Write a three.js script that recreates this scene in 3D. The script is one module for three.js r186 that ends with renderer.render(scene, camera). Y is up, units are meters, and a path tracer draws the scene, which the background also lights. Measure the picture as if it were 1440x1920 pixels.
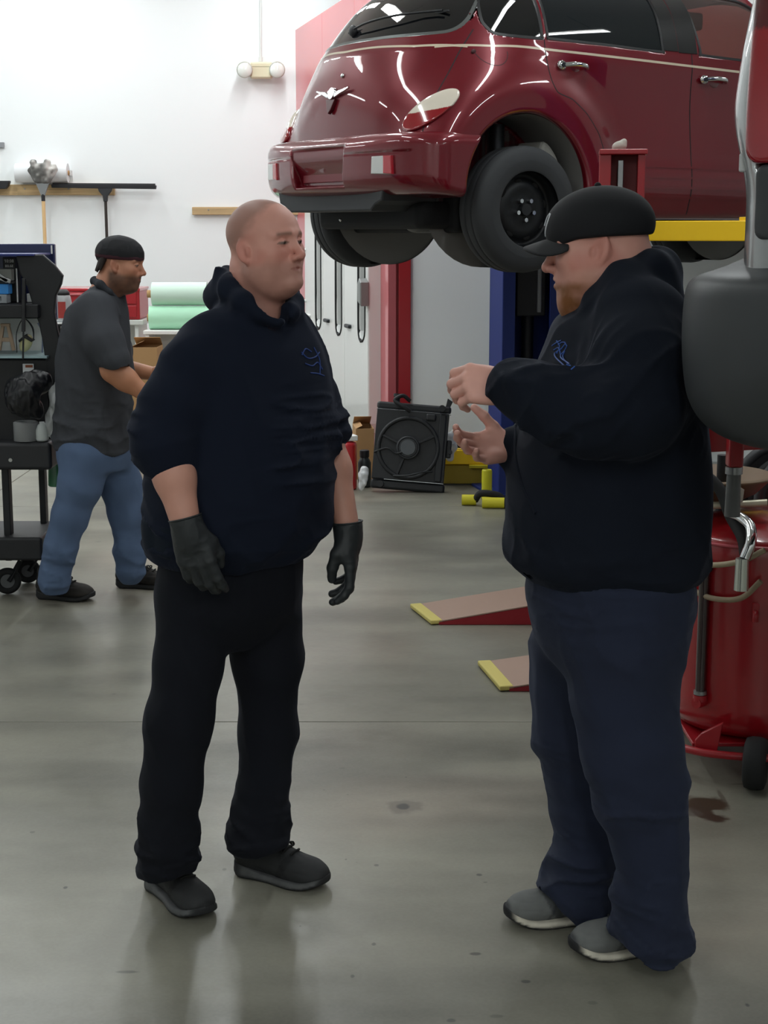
import * as THREE from 'three';
import { mergeGeometries } from 'three/addons/utils/BufferGeometryUtils.js';
import { RoundedBoxGeometry } from 'three/addons/geometries/RoundedBoxGeometry.js';
import { RectAreaLightUniformsLib } from 'three/addons/lights/RectAreaLightUniformsLib.js';

// ---------------------------------------------------------------- camera, light, exposure
const scene = new THREE.Scene();
scene.background = new THREE.Color(0x14161a);
const FOCAL = 2900, PITCH = Math.atan(525 / FOCAL), EYE = 1.72;
const camera = new THREE.PerspectiveCamera(2 * Math.atan(960 / FOCAL) * 180 / Math.PI, 0.75, 0.1, 60);
camera.position.set(0, EYE, 0); camera.rotation.x = -PITCH;
const renderer = new THREE.WebGLRenderer({ antialias: true });
renderer.toneMapping = THREE.LinearToneMapping;
renderer.toneMappingExposure = 1.12;
renderer.shadowMap.enabled = true;
RectAreaLightUniformsLib.init();
// fluorescent strips under the ceiling: [x, z, turned along x?, strength]; built by stripLight() below
const STRIP_Y = 4.35, STRIP_POWER = 42;
const STRIPS = [];
for (const x of [-5.2, -2.9, -0.9]) for (const z of [-13.3, -11.4, -9.5]) STRIPS.push([x, z, 1.18]);
for (const x of [-4.2, -1.6, 1.2, 3.8]) for (const z of [-7.4, -5.2]) STRIPS.push([x, z, x > 0 ? 0.95 : 0.75]);
for (const x of [1.6, 4.2]) STRIPS.push([x, -9.8, 1.0]);
for (const x of [-3.2, 0.2, 3.6]) for (const z of [0.9, 2.6, 4.1]) STRIPS.push([x, z, 1.25]);  // unseen front rows, added behind the camera to light the faces

// ---------------------------------------------------------------- helpers
const V = (x, y, z) => new THREE.Vector3(x, y, z);
const cP = Math.cos(PITCH), sP = Math.sin(PITCH);
const ray = (px, py) => { const u = (px - 720) / FOCAL, v = (960 - py) / FOCAL; return V(u, v * cP - sP, -(cP + v * sP)); };
// a point of the place measured off the photograph at a given real distance, or on the floor
const at = (px, py, d) => { const r = ray(px, py); return r.multiplyScalar(d / -r.z).add(V(0, EYE, 0)); };
const onFloor = (px, py, y = 0) => { const r = ray(px, py); return r.multiplyScalar((y - EYE) / r.y).add(V(0, EYE, 0)); };
let seed = 7;
const rnd = () => { seed = (seed * 1664525 + 1013904223) >>> 0; return seed / 4294967296; };
const hash3 = (x, y, z) => { let h = Math.imul(x, 374761393) ^ Math.imul(y, 668265263) ^ Math.imul(z, 2147483647 ^ 1274126177); h = Math.imul(h ^ (h >>> 13), 1274126177); return ((h ^ (h >>> 16)) >>> 0) / 4294967296; };
function noise(x, y, z) {
  const X = Math.floor(x), Y = Math.floor(y), Z = Math.floor(z); let a = x - X, b = y - Y, c = z - Z;
  a = a * a * (3 - 2 * a); b = b * b * (3 - 2 * b); c = c * c * (3 - 2 * c);
  const L = (p, q, t) => p + (q - p) * t;
  return L(L(L(hash3(X, Y, Z), hash3(X + 1, Y, Z), a), L(hash3(X, Y + 1, Z), hash3(X + 1, Y + 1, Z), a), b),
    L(L(hash3(X, Y, Z + 1), hash3(X + 1, Y, Z + 1), a), L(hash3(X, Y + 1, Z + 1), hash3(X + 1, Y + 1, Z + 1), a), b), c);
}
const fbm = (x, y, z, o = 4) => { let s = 0, a = .5, f = 1; for (let i = 0; i < o; i++) { s += a * noise(x * f, y * f, z * f); a *= .5; f *= 2.03; } return s; };
const hyp2 = (a, b) => Math.sqrt(a * a + b * b), hyp3 = (a, b, c) => Math.sqrt(a * a + b * b + c * c);
const clamp = (x, a, b) => x < a ? a : x > b ? b : x;
const sstep = (a, b, x) => { const t = clamp((x - a) / (b - a), 0, 1); return t * t * (3 - 2 * t); };
const mix = (a, b, t) => a + (b - a) * t;
const lin = (hex) => { const c = new THREE.Color(hex); return [c.r, c.g, c.b]; };

// names, labels, nesting
const used = {};
const numbered = (n) => { const k = (used[n] ?? -1) + 1; used[n] = k; return k ? n + '_' + String(k).padStart(3, '0') : n; };
function tag(o, label, category, group) { o.userData = { label, category }; if (group) o.userData.group = group; return o; }
function thing(name, label, category, pos = [0, 0, 0], turn = 0, group) {
  const o = new THREE.Group(); o.name = numbered(name); scene.add(o);
  o.position.set(...(pos.isVector3 ? pos.toArray() : pos)); o.rotation.y = turn;
  return tag(o, label, category, group);
}
function part(name, geos, material, parent, label) {
  const list = (Array.isArray(geos) ? geos : [geos]).map((g) => g.index && geos.length > 1 ? g.toNonIndexed() : g);
  let g = list[0];
  if (list.length > 1) { for (const q of list) for (const k of Object.keys(q.attributes)) if (!['position', 'normal', 'uv'].includes(k)) q.deleteAttribute(k); for (const q of list) if (!q.attributes.uv) q.setAttribute('uv', new THREE.Float32BufferAttribute(new Float32Array(q.attributes.position.count * 2), 2)); g = mergeGeometries(list); }
  const m = new THREE.Mesh(g, material); m.name = name; m.castShadow = m.receiveShadow = true;
  if (label) m.userData.label = label;
  (parent ?? scene).add(m);
  return m;
}
function single(name, geos, material, label, category, pos, turn = 0, group) {
  const m = part(numbered(name), geos, material, scene); tag(m, label, category, group);
  if (pos) m.position.set(...(pos.isVector3 ? pos.toArray() : pos)); m.rotation.y = turn; return m;
}
function struct(name, geos, material, parent) { const m = part(name, geos, material, parent); m.userData.kind = 'structure'; return m; }
function copy(o, label, pos, turn) { const c = o.clone(); c.name = numbered(o.name.replace(/_\d{3}$/, '')); c.userData = { ...o.userData, label }; scene.add(c); if (pos) c.position.set(...pos); if (turn !== undefined) c.rotation.y = turn; return c; }

// plain shapes
const box = (w, h, d, x = 0, y = 0, z = 0, r = 0.006) => { const g = r > 0 ? new RoundedBoxGeometry(w, h, d, 2, Math.min(r, w / 2.1, h / 2.1, d / 2.1)) : new THREE.BoxGeometry(w, h, d); return g.translate(x, y, z); };
const cyl = (r1, r2, h, x = 0, y = 0, z = 0, n = 28) => new THREE.CylinderGeometry(r1, r2, h, n).translate(x, y, z);
const cylX = (r1, r2, h, x = 0, y = 0, z = 0, n = 28) => new THREE.CylinderGeometry(r1, r2, h, n).rotateZ(Math.PI / 2).translate(x, y, z);
const cylZ = (r1, r2, h, x = 0, y = 0, z = 0, n = 28) => new THREE.CylinderGeometry(r1, r2, h, n).rotateX(Math.PI / 2).translate(x, y, z);
const ball = (r, x = 0, y = 0, z = 0, sx = 1, sy = 1, sz = 1) => new THREE.SphereGeometry(r, 20, 14).scale(sx, sy, sz).translate(x, y, z);
const lathe = (pts, n = 40) => new THREE.LatheGeometry(pts.map(([r, y]) => new THREE.Vector2(r, y)), n);
const tube = (pts, r, seg = 40, closed = false, n = 10) => new THREE.TubeGeometry(new THREE.CatmullRomCurve3(pts.map((p) => p.isVector3 ? p : V(...p)), closed), seg, r, n, closed);
function bar(a, b, w, h = w, r = 0.003) { // a box from a to b
  const A = a.isVector3 ? a : V(...a), B = b.isVector3 ? b : V(...b), d = B.clone().sub(A), l = d.length();
  const g = box(w, h, l, 0, 0, 0, r), m = new THREE.Matrix4().lookAt(V(0, 0, 0), d.clone().negate(), Math.abs(d.y) > l * .98 ? V(0, 0, 1) : V(0, 1, 0));
  return g.applyMatrix4(m).translate(...A.add(B).multiplyScalar(.5).toArray());
}
function rod(a, b, r, r2 = r, n = 14) {
  const A = a.isVector3 ? a.clone() : V(...a), B = b.isVector3 ? b.clone() : V(...b), d = B.clone().sub(A), l = d.length();
  const g = new THREE.CylinderGeometry(r2, r, l, n);
  return g.applyQuaternion(new THREE.Quaternion().setFromUnitVectors(V(0, 1, 0), d.divideScalar(l))).translate(...A.add(B).multiplyScalar(.5).toArray());
}
const extr = (pts, depth, bevel = 0.004, curve = false) => {
  const s = new THREE.Shape(); if (curve) s.setFromPoints(new THREE.SplineCurve([...pts, pts[0]].map(([x, y]) => new THREE.Vector2(x, y))).getPoints(pts.length * 6)); else s.setFromPoints(pts.map(([x, y]) => new THREE.Vector2(x, y)));
  return new THREE.ExtrudeGeometry(s, { depth: depth - 2 * bevel, bevelEnabled: bevel > 0, bevelThickness: bevel, bevelSize: bevel, bevelOffset: -bevel, bevelSegments: 2, curveSegments: 10 }).translate(0, 0, bevel);
};

// materials
const std = (color, roughness = .6, metalness = 0, extra = {}) => new THREE.MeshStandardMaterial({ color, roughness, metalness, ...extra });
const phys = (color, roughness, extra = {}) => new THREE.MeshPhysicalMaterial({ color, roughness, ...extra });
function tex(w, h, draw, srgb = true, rx = 1, ry = 1) {
  const c = document.createElement('canvas'); c.width = w; c.height = h; draw(c.getContext('2d'), w, h);
  const t = new THREE.CanvasTexture(c); if (srgb) t.colorSpace = THREE.SRGBColorSpace; t.wrapS = t.wrapT = THREE.RepeatWrapping; t.repeat.set(rx, ry); t.anisotropy = 8; return t;
}
function dataTex(n, fn, srgb, m = n) { // fn(x, y) -> [r, g, b] in 0..1 (display values when srgb)
  const a = new Uint8Array(n * m * 4);
  for (let y = 0; y < m; y++) for (let x = 0; x < n; x++) { const c = fn(x, y), o = (y * n + x) * 4; a[o] = clamp(c[0], 0, 1) * 255; a[o + 1] = clamp(c[1], 0, 1) * 255; a[o + 2] = clamp(c[2], 0, 1) * 255; a[o + 3] = 255; }
  const t = new THREE.DataTexture(a, n, m); t.magFilter = THREE.LinearFilter; t.minFilter = THREE.LinearMipmapLinearFilter; t.generateMipmaps = true; t.wrapS = t.wrapT = THREE.RepeatWrapping; if (srgb) t.colorSpace = THREE.SRGBColorSpace; t.needsUpdate = true; return t;
}

// ---------------------------------------------------------------- distance fields and their mesher
const smin = (a, b, k) => { if (k <= 0) return a < b ? a : b; const h = k - Math.abs(a - b); return h > 0 ? (a < b ? a : b) - h * h / (4 * k) : (a < b ? a : b); };
const smax = (a, b, k) => -smin(-a, -b, k);
const fSph = (c, r) => (x, y, z) => hyp3(x - c[0], y - c[1], z - c[2]) - r;
const fEll = (c, r, q) => { // q: optional Euler turn
  const m = q ? new THREE.Matrix3().setFromMatrix4(new THREE.Matrix4().makeRotationFromEuler(new THREE.Euler(...q)).transpose()).elements : null;
  return (x, y, z) => {
    x -= c[0]; y -= c[1]; z -= c[2];
    if (m) { const X = m[0] * x + m[3] * y + m[6] * z, Y = m[1] * x + m[4] * y + m[7] * z; z = m[2] * x + m[5] * y + m[8] * z; x = X; y = Y; }
    const k0 = hyp3(x / r[0], y / r[1], z / r[2]), k1 = hyp3(x / r[0] / r[0], y / r[1] / r[1], z / r[2] / r[2]);
    return k1 < 1e-6 ? -Math.min(...r) : k0 * (k0 - 1) / k1;
  };
};
const arr = (p) => p.isVector3 ? [p.x, p.y, p.z] : p;
const fCap = (a, b, ra, rb = ra) => {
  a = arr(a); b = arr(b); const dx = b[0] - a[0], dy = b[1] - a[1], dz = b[2] - a[2], l = dx * dx + dy * dy + dz * dz || 1e-9;
  return (x, y, z) => { x -= a[0]; y -= a[1]; z -= a[2]; const t = clamp((x * dx + y * dy + z * dz) / l, 0, 1); return hyp3(x - dx * t, y - dy * t, z - dz * t) - ra - (rb - ra) * t; };
};
const fBox = (c, s, r = 0) => (x, y, z) => { const a = Math.abs(x - c[0]) - s[0] + r, b = Math.abs(y - c[1]) - s[1] + r, d = Math.abs(z - c[2]) - s[2] + r; return hyp3(Math.max(a, 0), Math.max(b, 0), Math.max(d, 0)) + Math.min(Math.max(a, b, d), 0) - r; };
class Field { // smooth union and difference of parts, in order
  constructor(k = 0.02) { this.k = k; this.list = []; }
  add(f, k = this.k) { this.list.push([f, k, 1]); return this; }
  sub(f, k = this.k) { this.list.push([f, k, -1]); return this; }
  chain(pts, k = this.k, link = 0.03) { const g = new Field(link); for (let i = 0; i + 1 < pts.length; i++) g.add(fCap(pts[i][0], pts[i + 1][0], pts[i][1], pts[i + 1][1])); return this.add(g.fn(), k); }
  fn() { const L = this.list; return (x, y, z) => { let d = 1e3; for (let i = 0; i < L.length; i++) { const e = L[i]; d = e[2] > 0 ? smin(d, e[0](x, y, z), e[1]) : smax(d, -e[0](x, y, z), e[1]); } return d; }; }
}
// surface nets over f, then Newton steps on to the surface; normals from the field
function surf(f, lo, hi, h, { color, slack = 1.2, steps = 2 } = {}) {
  const B = 5, n = [0, 1, 2].map((i) => Math.ceil((hi[i] - lo[i]) / h / B) * B + 1), [nx, ny, nz] = n, val = new Float32Array(nx * ny * nz), done = new Uint8Array(nx * ny * nz);
  const R = h * B * .5 * 1.7321 * slack, id = (i, j, k) => (k * ny + j) * nx + i;
  for (let K = 0; K + 1 < nz; K += B) for (let J = 0; J + 1 < ny; J += B) for (let I = 0; I + 1 < nx; I += B) {
    const v = f(lo[0] + (I + B / 2) * h, lo[1] + (J + B / 2) * h, lo[2] + (K + B / 2) * h);
    if (Math.abs(v) > R) continue;
    for (let k = K; k <= K + B; k++) for (let j = J; j <= J + B; j++) for (let i = I; i <= I + B; i++) { const q = id(i, j, k); if (!done[q]) { done[q] = 1; val[q] = f(lo[0] + i * h, lo[1] + j * h, lo[2] + k * h) || 1e-9; } }
  }
  const vert = new Int32Array(nx * ny * nz).fill(-1), P = [], cube = [[0, 0, 0], [1, 0, 0], [0, 1, 0], [1, 1, 0], [0, 0, 1], [1, 0, 1], [0, 1, 1], [1, 1, 1]];
  const edges = [[0, 1], [2, 3], [4, 5], [6, 7], [0, 2], [1, 3], [4, 6], [5, 7], [0, 4], [1, 5], [2, 6], [3, 7]], off = cube.map(([a, b, c]) => id(a, b, c)), v8 = new Float32Array(8);
  for (let k = 0; k + 1 < nz; k++) for (let j = 0; j + 1 < ny; j++) for (let i = 0; i + 1 < nx; i++) {
    const q = id(i, j, k); if (!done[q] || !done[q + off[7]]) continue;
    let m = 0, ok = true; for (let e = 0; e < 8; e++) { if (!done[q + off[e]]) { ok = false; break; } v8[e] = val[q + off[e]]; if (v8[e] < 0) m |= 1 << e; }
    if (!ok || m === 0 || m === 255) continue;
    let sx = 0, sy = 0, sz = 0, c = 0;
    for (const [a, b] of edges) if (((m >> a) & 1) !== ((m >> b) & 1)) { const t = v8[a] / (v8[a] - v8[b]), A = cube[a], C = cube[b]; sx += A[0] + (C[0] - A[0]) * t; sy += A[1] + (C[1] - A[1]) * t; sz += A[2] + (C[2] - A[2]) * t; c++; }
    vert[q] = P.length / 3; P.push(lo[0] + (i + sx / c) * h, lo[1] + (j + sy / c) * h, lo[2] + (k + sz / c) * h);
  }
  const idx = [], quad = (a, b, c, d, flip) => { if (a < 0 || b < 0 || c < 0 || d < 0) return; if (flip) idx.push(a, c, b, a, d, c); else idx.push(a, b, c, a, c, d); };
  for (let k = 1; k + 1 < nz; k++) for (let j = 1; j + 1 < ny; j++) for (let i = 1; i + 1 < nx; i++) {
    const q = id(i, j, k); if (!done[q]) continue; const s = val[q] < 0;
    let p = q + 1; if (done[p] && (val[p] < 0) !== s) quad(vert[q - nx - nx * ny], vert[q - nx * ny], vert[q], vert[q - nx], !s);
    p = q + nx; if (done[p] && (val[p] < 0) !== s) quad(vert[q - 1 - nx * ny], vert[q - 1], vert[q], vert[q - nx * ny], !s);
    p = q + nx * ny; if (done[p] && (val[p] < 0) !== s) quad(vert[q - 1 - nx], vert[q - nx], vert[q], vert[q - 1], !s);
  }
  const nv = P.length / 3, pos = new Float32Array(P), nor = new Float32Array(nv * 3), e = h * .45, col = color ? new Float32Array(nv * 3) : null;
  for (let i = 0; i < nv; i++) {
    let x = pos[i * 3], y = pos[i * 3 + 1], z = pos[i * 3 + 2], gx, gy, gz, l;
    for (let s = 0; s <= steps; s++) {
      const a = f(x + e, y - e, z - e), b = f(x - e, y - e, z + e), c = f(x - e, y + e, z - e), d = f(x + e, y + e, z + e);
      gx = a - b - c + d; gy = -a - b + c + d; gz = -a + b - c + d; l = hyp3(gx, gy, gz) || 1e-9;
      if (s === steps) break;
      const t = clamp((a + b + c + d) / 4 / (l / (4 * e)), -h * .6, h * .6) ; x -= gx / l * t; y -= gy / l * t; z -= gz / l * t;
    }
    pos[i * 3] = x; pos[i * 3 + 1] = y; pos[i * 3 + 2] = z; nor[i * 3] = gx / l; nor[i * 3 + 1] = gy / l; nor[i * 3 + 2] = gz / l;
    if (col) { const c = color(x, y, z, gx / l, gy / l, gz / l); col[i * 3] = c[0]; col[i * 3 + 1] = c[1]; col[i * 3 + 2] = c[2]; }
  }
  const g = new THREE.BufferGeometry();
  g.setAttribute('position', new THREE.BufferAttribute(pos, 3)); g.setAttribute('normal', new THREE.BufferAttribute(nor, 3)); if (col) g.setAttribute('color', new THREE.BufferAttribute(col, 3));
  g.setIndex(idx); return g;
}
const march = (f, o, d, far) => { let t = 0; for (let i = 0; i < 90 && t < far; i++) { const v = f(o[0] + d[0] * t, o[1] + d[1] * t, o[2] + d[2] * t); if (v < 4e-4) break; t += v * .7; } return t; };
// ---------------------------------------------------------------- the room
const BACK = -14.4, PART = -11.0, LEFT = -7, RIGHT = 8, FRONT = 5, TOP = 5;
const wallBump = dataTex(256, (x, y) => { const v = .5 + .5 * (fbm(x / 5, y / 5, 3, 3) - .45); return [v, v, v]; }, false);
wallBump.repeat.set(3, 3);
const M = {
  wall: std(0xeff3f4, .75, 0, { bumpMap: wallBump, bumpScale: .0012 }), ceiling: std(0xdadad6, .85),
  red: phys(0xa0121f, .38, { clearcoat: .3, clearcoatRoughness: .3 }), redWithSheen: phys(0xc9636a, .34, { clearcoat: .6, clearcoatRoughness: .2 }),  // the pinkish panel red has the white wall's reflection mixed into its colour
  blue: phys(0x0f2873, .5), yellow: phys(0xffd012, .42), steel: std(0x9a9c9e, .35, .9), darkSteel: std(0x3a3c40, .45, .8),
  black: std(0x14151a, .55), blackGloss: phys(0x101116, .3, { clearcoat: .4 }), rubber: std(0x1a1b1d, .8), wood: std(0xe8cda0, .65), whitePaint: phys(0xe4e6e4, .35, { clearcoat: .5 }),
  cream: std(0xd9d2b4, .5), cardboard: std(0xb08a5e, .85), white: std(0xe8e8e6, .6), chrome: std(0xd8dadc, .12, 1), darkPlastic: std(0x24262a, .6), mint: phys(0x8fd9ae, .45, { transmission: .2, thickness: 0 }),
};
const woodTex = dataTex(256, (x, y) => { const g = fbm(x / 90, y / 4, 1, 4), k = noise(x / 40, y / 1.6, 9); const v = .82 + .25 * (g - .5) + .1 * (k - .5); return [v, v * .97, v * .92]; }, true);
M.wood.map = woodTex; M.wood.needsUpdate = true;

// concrete floor: colour from one noise in world metres, stains where the photograph has them
const spots = []; // x, z, rx, rz, darkness, [tint]
{
  const s = (px, py, wpx, hz, k, c) => { const p = onFloor(px, py); spots.push([p.x, p.z, wpx * -p.z / FOCAL, hz, k, c ?? [.22, .19, .16]]); };
  s(757, 1513, 34, .05, .45); s(755, 1512, 12, .025, .8, [.1, .1, .1]);
  s(1322, 1505, 38, .06, 1, [.13, .085, .05]); s(1318, 1522, 22, .05, 1, [.12, .08, .05]); s(1342, 1534, 24, .03, 1, [.11, .07, .045]); s(1295, 1524, 20, .03, .7, [.2, .17, .14]); s(1355, 1498, 5, .08, .6, [.16, .11, .075]); s(1390, 1470, 26, .01, .5, [.14, .11, .08]);
  for (const [x, y, w, k] of [[898, 1640, 6, .8], [890, 1788, 11, .7], [985, 1840, 10, .7], [240, 1822, 24, .6], [122, 1664, 4, .8], [60, 1560, 5, .5], [705, 1622, 5, .6], [845, 1913, 9, .6], [1400, 1884, 4, .8], [700, 1770, 4, .6], [420, 1630, 4, .5], [182, 1015, 4, .6], [660, 1830, 4, .6], [930, 1905, 14, .35], [1110, 1880, 10, .3], [560, 1320, 5, .4], [640, 1440, 6, .3]]) s(x, y, w, .008, k, [.08, .08, .08]);
  for (let i = 0; i < 70; i++) spots.push([mix(-1.9, 1.8, rnd()), mix(-3, -9, rnd()), .002 + .004 * rnd(), .002 + .003 * rnd(), .35 + .4 * rnd(), [.1, .095, .09]]);
}
const spotGrid = new Map();
for (const s of spots) for (let i = Math.floor((s[0] - 2 * s[2]) * 4); i <= (s[0] + 2 * s[2]) * 4; i++) for (let j = Math.floor((s[1] - 2 * s[3]) * 4); j <= (s[1] + 2 * s[3]) * 4; j++) { const q = i * 1000 + j; if (!spotGrid.has(q)) spotGrid.set(q, []); spotGrid.get(q).push(s); }
const floorTone = (X, Z) => { const big = fbm(X * .55 + 11, Z * .8, 4, 4), mid = fbm(X * 2.3, Z * 4.4, 17, 4), sm = fbm(X * 1.1 + 3, Z * 6, 30, 3); return [1 + .95 * (big - .47) + .8 * (mid - .47) + .5 * (sm - .46), sstep(.5, .68, fbm(X * .8 + 40, Z * 1.1, 8, 3))]; };
const floorAt = (X, Z, [tone, warm]) => {
  const l = .222 * (tone + .1 * (noise(X * 160, Z * 160, 5) - .5));
  let r = l * (1.02 + .07 * warm), g = l * (.985 - .005 * warm), b = l * (.80 - .01 * warm);
  const cell = spotGrid.get(Math.floor(X * 4) * 1000 + Math.floor(Z * 4)); if (cell) for (const [x, z, rx, rz, k, c] of cell) {
    const u = (X - x) / rx, w = (Z - z) / rz; if (u * u + w * w > 4) continue;
    const q = k * sstep(1.25, .75, rx > .02 ? hyp2(u, w) + 1.0 * (fbm(X * 26, Z * 30, 2, 3) - .45) : hyp2(u, w) + .4 * (fbm(X * 60, Z * 60, 2, 3) - .45));
    r = mix(r, c[0] * .4, q); g = mix(g, c[1] * .4, q); b = mix(b, c[2] * .4, q);
  }
  const d = (v) => v <= .0031308 ? v * 12.92 : 1.055 * Math.pow(Math.max(v, 0), 1 / 2.4) - .055;
  return [d(r), d(g), d(b)];
};
function floorMaterial(x0, z0, w, n) {
  const G = n / 4, grid = []; for (let j = 0; j <= G; j++) for (let i = 0; i <= G; i++) grid.push(floorTone(x0 + i / G * w, z0 + j / G * w));
  const tone = [0, 0], map = dataTex(n, (i, j) => { const a = i / 4 | 0, b = j / 4 | 0, u = i / 4 - a, v = j / 4 - b, o = b * (G + 1) + a, A = grid[o], B = grid[o + 1], C = grid[o + G + 1], D = grid[o + G + 2]; for (let k = 0; k < 2; k++) tone[k] = (A[k] * (1 - u) + B[k] * u) * (1 - v) + (C[k] * (1 - u) + D[k] * u) * v; return floorAt(x0 + i / n * w, z0 + j / n * w, tone); }, true);
  const rough = dataTex(256, (i, j) => { const X = x0 + i / 256 * w, Z = z0 + j / 256 * w, v = Math.max(.315, .37 + .3 * (fbm(X * 1.3 + 5, Z * 2.2, 12, 4) - .46) + .05 * (noise(X * 22, Z * 22, 2) - .5)); return [v, v, v]; }, false);
  const bump = dataTex(256, (i, j) => { const v = fbm(i / 9, j / 9, 1, 4); return [v, v, v]; }, false); bump.repeat.set(w / 1.5, w / 1.5);
  return new THREE.MeshPhysicalMaterial({ map, roughnessMap: rough, roughness: 1, bumpMap: bump, bumpScale: .0009, specularIntensity: 1, ior: 1.5 });
}
{
  const floor = new THREE.Group(); floor.name = 'floor'; floor.userData.kind = 'structure'; scene.add(floor);
  part('ground_base', box(RIGHT - LEFT + .4, .2, FRONT - BACK + .4, (RIGHT + LEFT) / 2, -.112, (FRONT + BACK) / 2, 0), std(0x4a4842, .9), floor);
  const near = floorMaterial(-2.6, -5.3, 4.4, 2048), far = floorMaterial(-7.2, -14.6, 20, 1400);
  const xs = [LEFT - .1, -2.6, 1.8, RIGHT + .1], zs = [BACK - .1, -9.7, -5.3, -.9, FRONT + .1];
  for (let i = 0; i < 3; i++) for (let j = 0; j < 4; j++) {
    const g = .0022, w = xs[i + 1] - xs[i] - 2 * g, d = zs[j + 1] - zs[j] - 2 * g, n = i === 1 && j === 2, geo = box(w, .03, d, (xs[i] + xs[i + 1]) / 2, -.015, (zs[j] + zs[j + 1]) / 2, .004);
    const p = geo.attributes.position, uv = new Float32Array(p.count * 2), o = n ? [-2.6, -5.3, 4.4] : [-7.2, -14.6, 20];
    for (let k = 0; k < p.count; k++) { uv[k * 2] = (p.getX(k) - o[0]) / o[2]; uv[k * 2 + 1] = (p.getZ(k) - o[1]) / o[2]; }
    geo.setAttribute('uv', new THREE.BufferAttribute(uv, 2)); part('slab', geo, n ? near : far, floor);
  }
}
const T = .2;
struct('wall_back', box(RIGHT - LEFT + 2 * T, TOP, T, .5, TOP / 2, BACK - T / 2, 0), M.wall);
struct('wall_left', box(T, TOP, FRONT - BACK, LEFT - T / 2, TOP / 2, (FRONT + BACK) / 2, 0), M.wall);
struct('wall_right', box(T, TOP, FRONT - BACK, RIGHT + T / 2, TOP / 2, (FRONT + BACK) / 2, 0), M.wall);
struct('wall_front', box(RIGHT - LEFT + 2 * T, TOP, T, .5, TOP / 2, FRONT + T / 2, 0), std(0xe6e7e3, .8));
struct('ceiling', box(RIGHT - LEFT + 2 * T, T, FRONT - BACK + 2 * T, .5, TOP + T / 2, (FRONT + BACK) / 2, 0), M.ceiling);
// the part of the room that stands forward on the right, its flank clad in red panel
const CORNER = at(770, 600, 11.0), FLANK = at(568, 500, 14.35), CX = CORNER.x, flankDir = V(FLANK.x - CX + .085, 0, FLANK.z - PART).normalize();
struct('wall_partition', box(RIGHT - CX - .001, TOP, .16, (RIGHT + CX) / 2, TOP / 2, PART - .08, 0), M.wall);
{
  const p = new THREE.Group(); p.name = 'wall_red_flank'; p.userData.kind = 'structure'; scene.add(p);
  const A = V(CX - .085, 0, PART - .02), len = 3.52, hgt = 3.5; p.position.copy(A); p.rotation.y = Math.atan2(-flankDir.z, flankDir.x);
  for (let i = 0; i < 3; i++) part('panel', box(len / 3 - .004, hgt, .04, len / 3 * (i + .5), hgt / 2, -.022, .003), M.redWithSheen, p);
  part('ledge', box(2.5, .19, .15, 1.4, .095, .08, .004), M.white, p, 'low white ledge that the vehicle doors stand on');
  part('corner_post', box(.085, hgt, .06, .0425 * flankDir.x * -1, hgt / 2, -.055, .004), M.redWithSheen, p);
  part('corner_post', box(.06, hgt, .02, .03, hgt / 2, .0, .003), M.redWithSheen, p);
}
struct('trim_1', box(.085, 3.5, .03, CX - .0425, 1.75, PART + .012, .004), M.red);
struct('baseboard_back', box(8.4, .1, .015, -2.9, .05, BACK + .008, .003), std(0x3b3b3d, .6));
struct('baseboard_partition', box(RIGHT - CX - .1, .1, .015, (RIGHT + CX) / 2 + .03, .05, PART + .008, .003), std(0xbfc2c2, .6));

// ceiling strips
const tubeGlow = std(0xffffff, .4, 0, { emissive: 0xf8fcfa, emissiveIntensity: 9.0 }), fixtureMat = std(0xf4f4f2, .5);
STRIPS.forEach(([x, z, k], i) => {
  const nth = ['first', 'second', 'third', 'fourth', 'fifth', 'sixth', 'seventh', 'eighth', 'ninth', 'tenth', 'eleventh', 'twelfth'], row = z < -8 ? 'above the back of the shop' : z < -4 ? 'over the lifted car' : 'added over the front floor';
  const sameRow = STRIPS.filter((q) => Math.abs(q[1] - z) < .01).map((q) => q[0]).sort((p, q) => p - q), lines = [...new Set(STRIPS.map((q) => q[1]))].sort((p, q) => p - q);
  const t = thing('strip_light', `white ceiling strip light, ${nth[sameRow.indexOf(x)]} from left, ${nth[lines.indexOf(z)]} row from the back wall`, 'strip light', [x, STRIP_Y, z], 0, 'ceiling strip lights ' + row);
  part('housing', box(.14, .06, 1.26, 0, .045, 0, .01), fixtureMat, t);
  for (const s of [-1, 1]) part('tube', cylZ(.013, .013, 1.2, s * .04, -.002, 0, 12), tubeGlow, t);
  for (const s of [-1, 1]) part('hanger', cyl(.006, .006, TOP - STRIP_Y - .07, 0, (TOP - STRIP_Y + .07) / 2, s * .5, 8), M.steel, t);
  const l = new THREE.RectAreaLight(0xf1f7f8, STRIP_POWER * k, .12, 1.2); l.position.set(0, -.03, 0); l.rotation.x = -Math.PI / 2; t.add(l);
});

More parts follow.
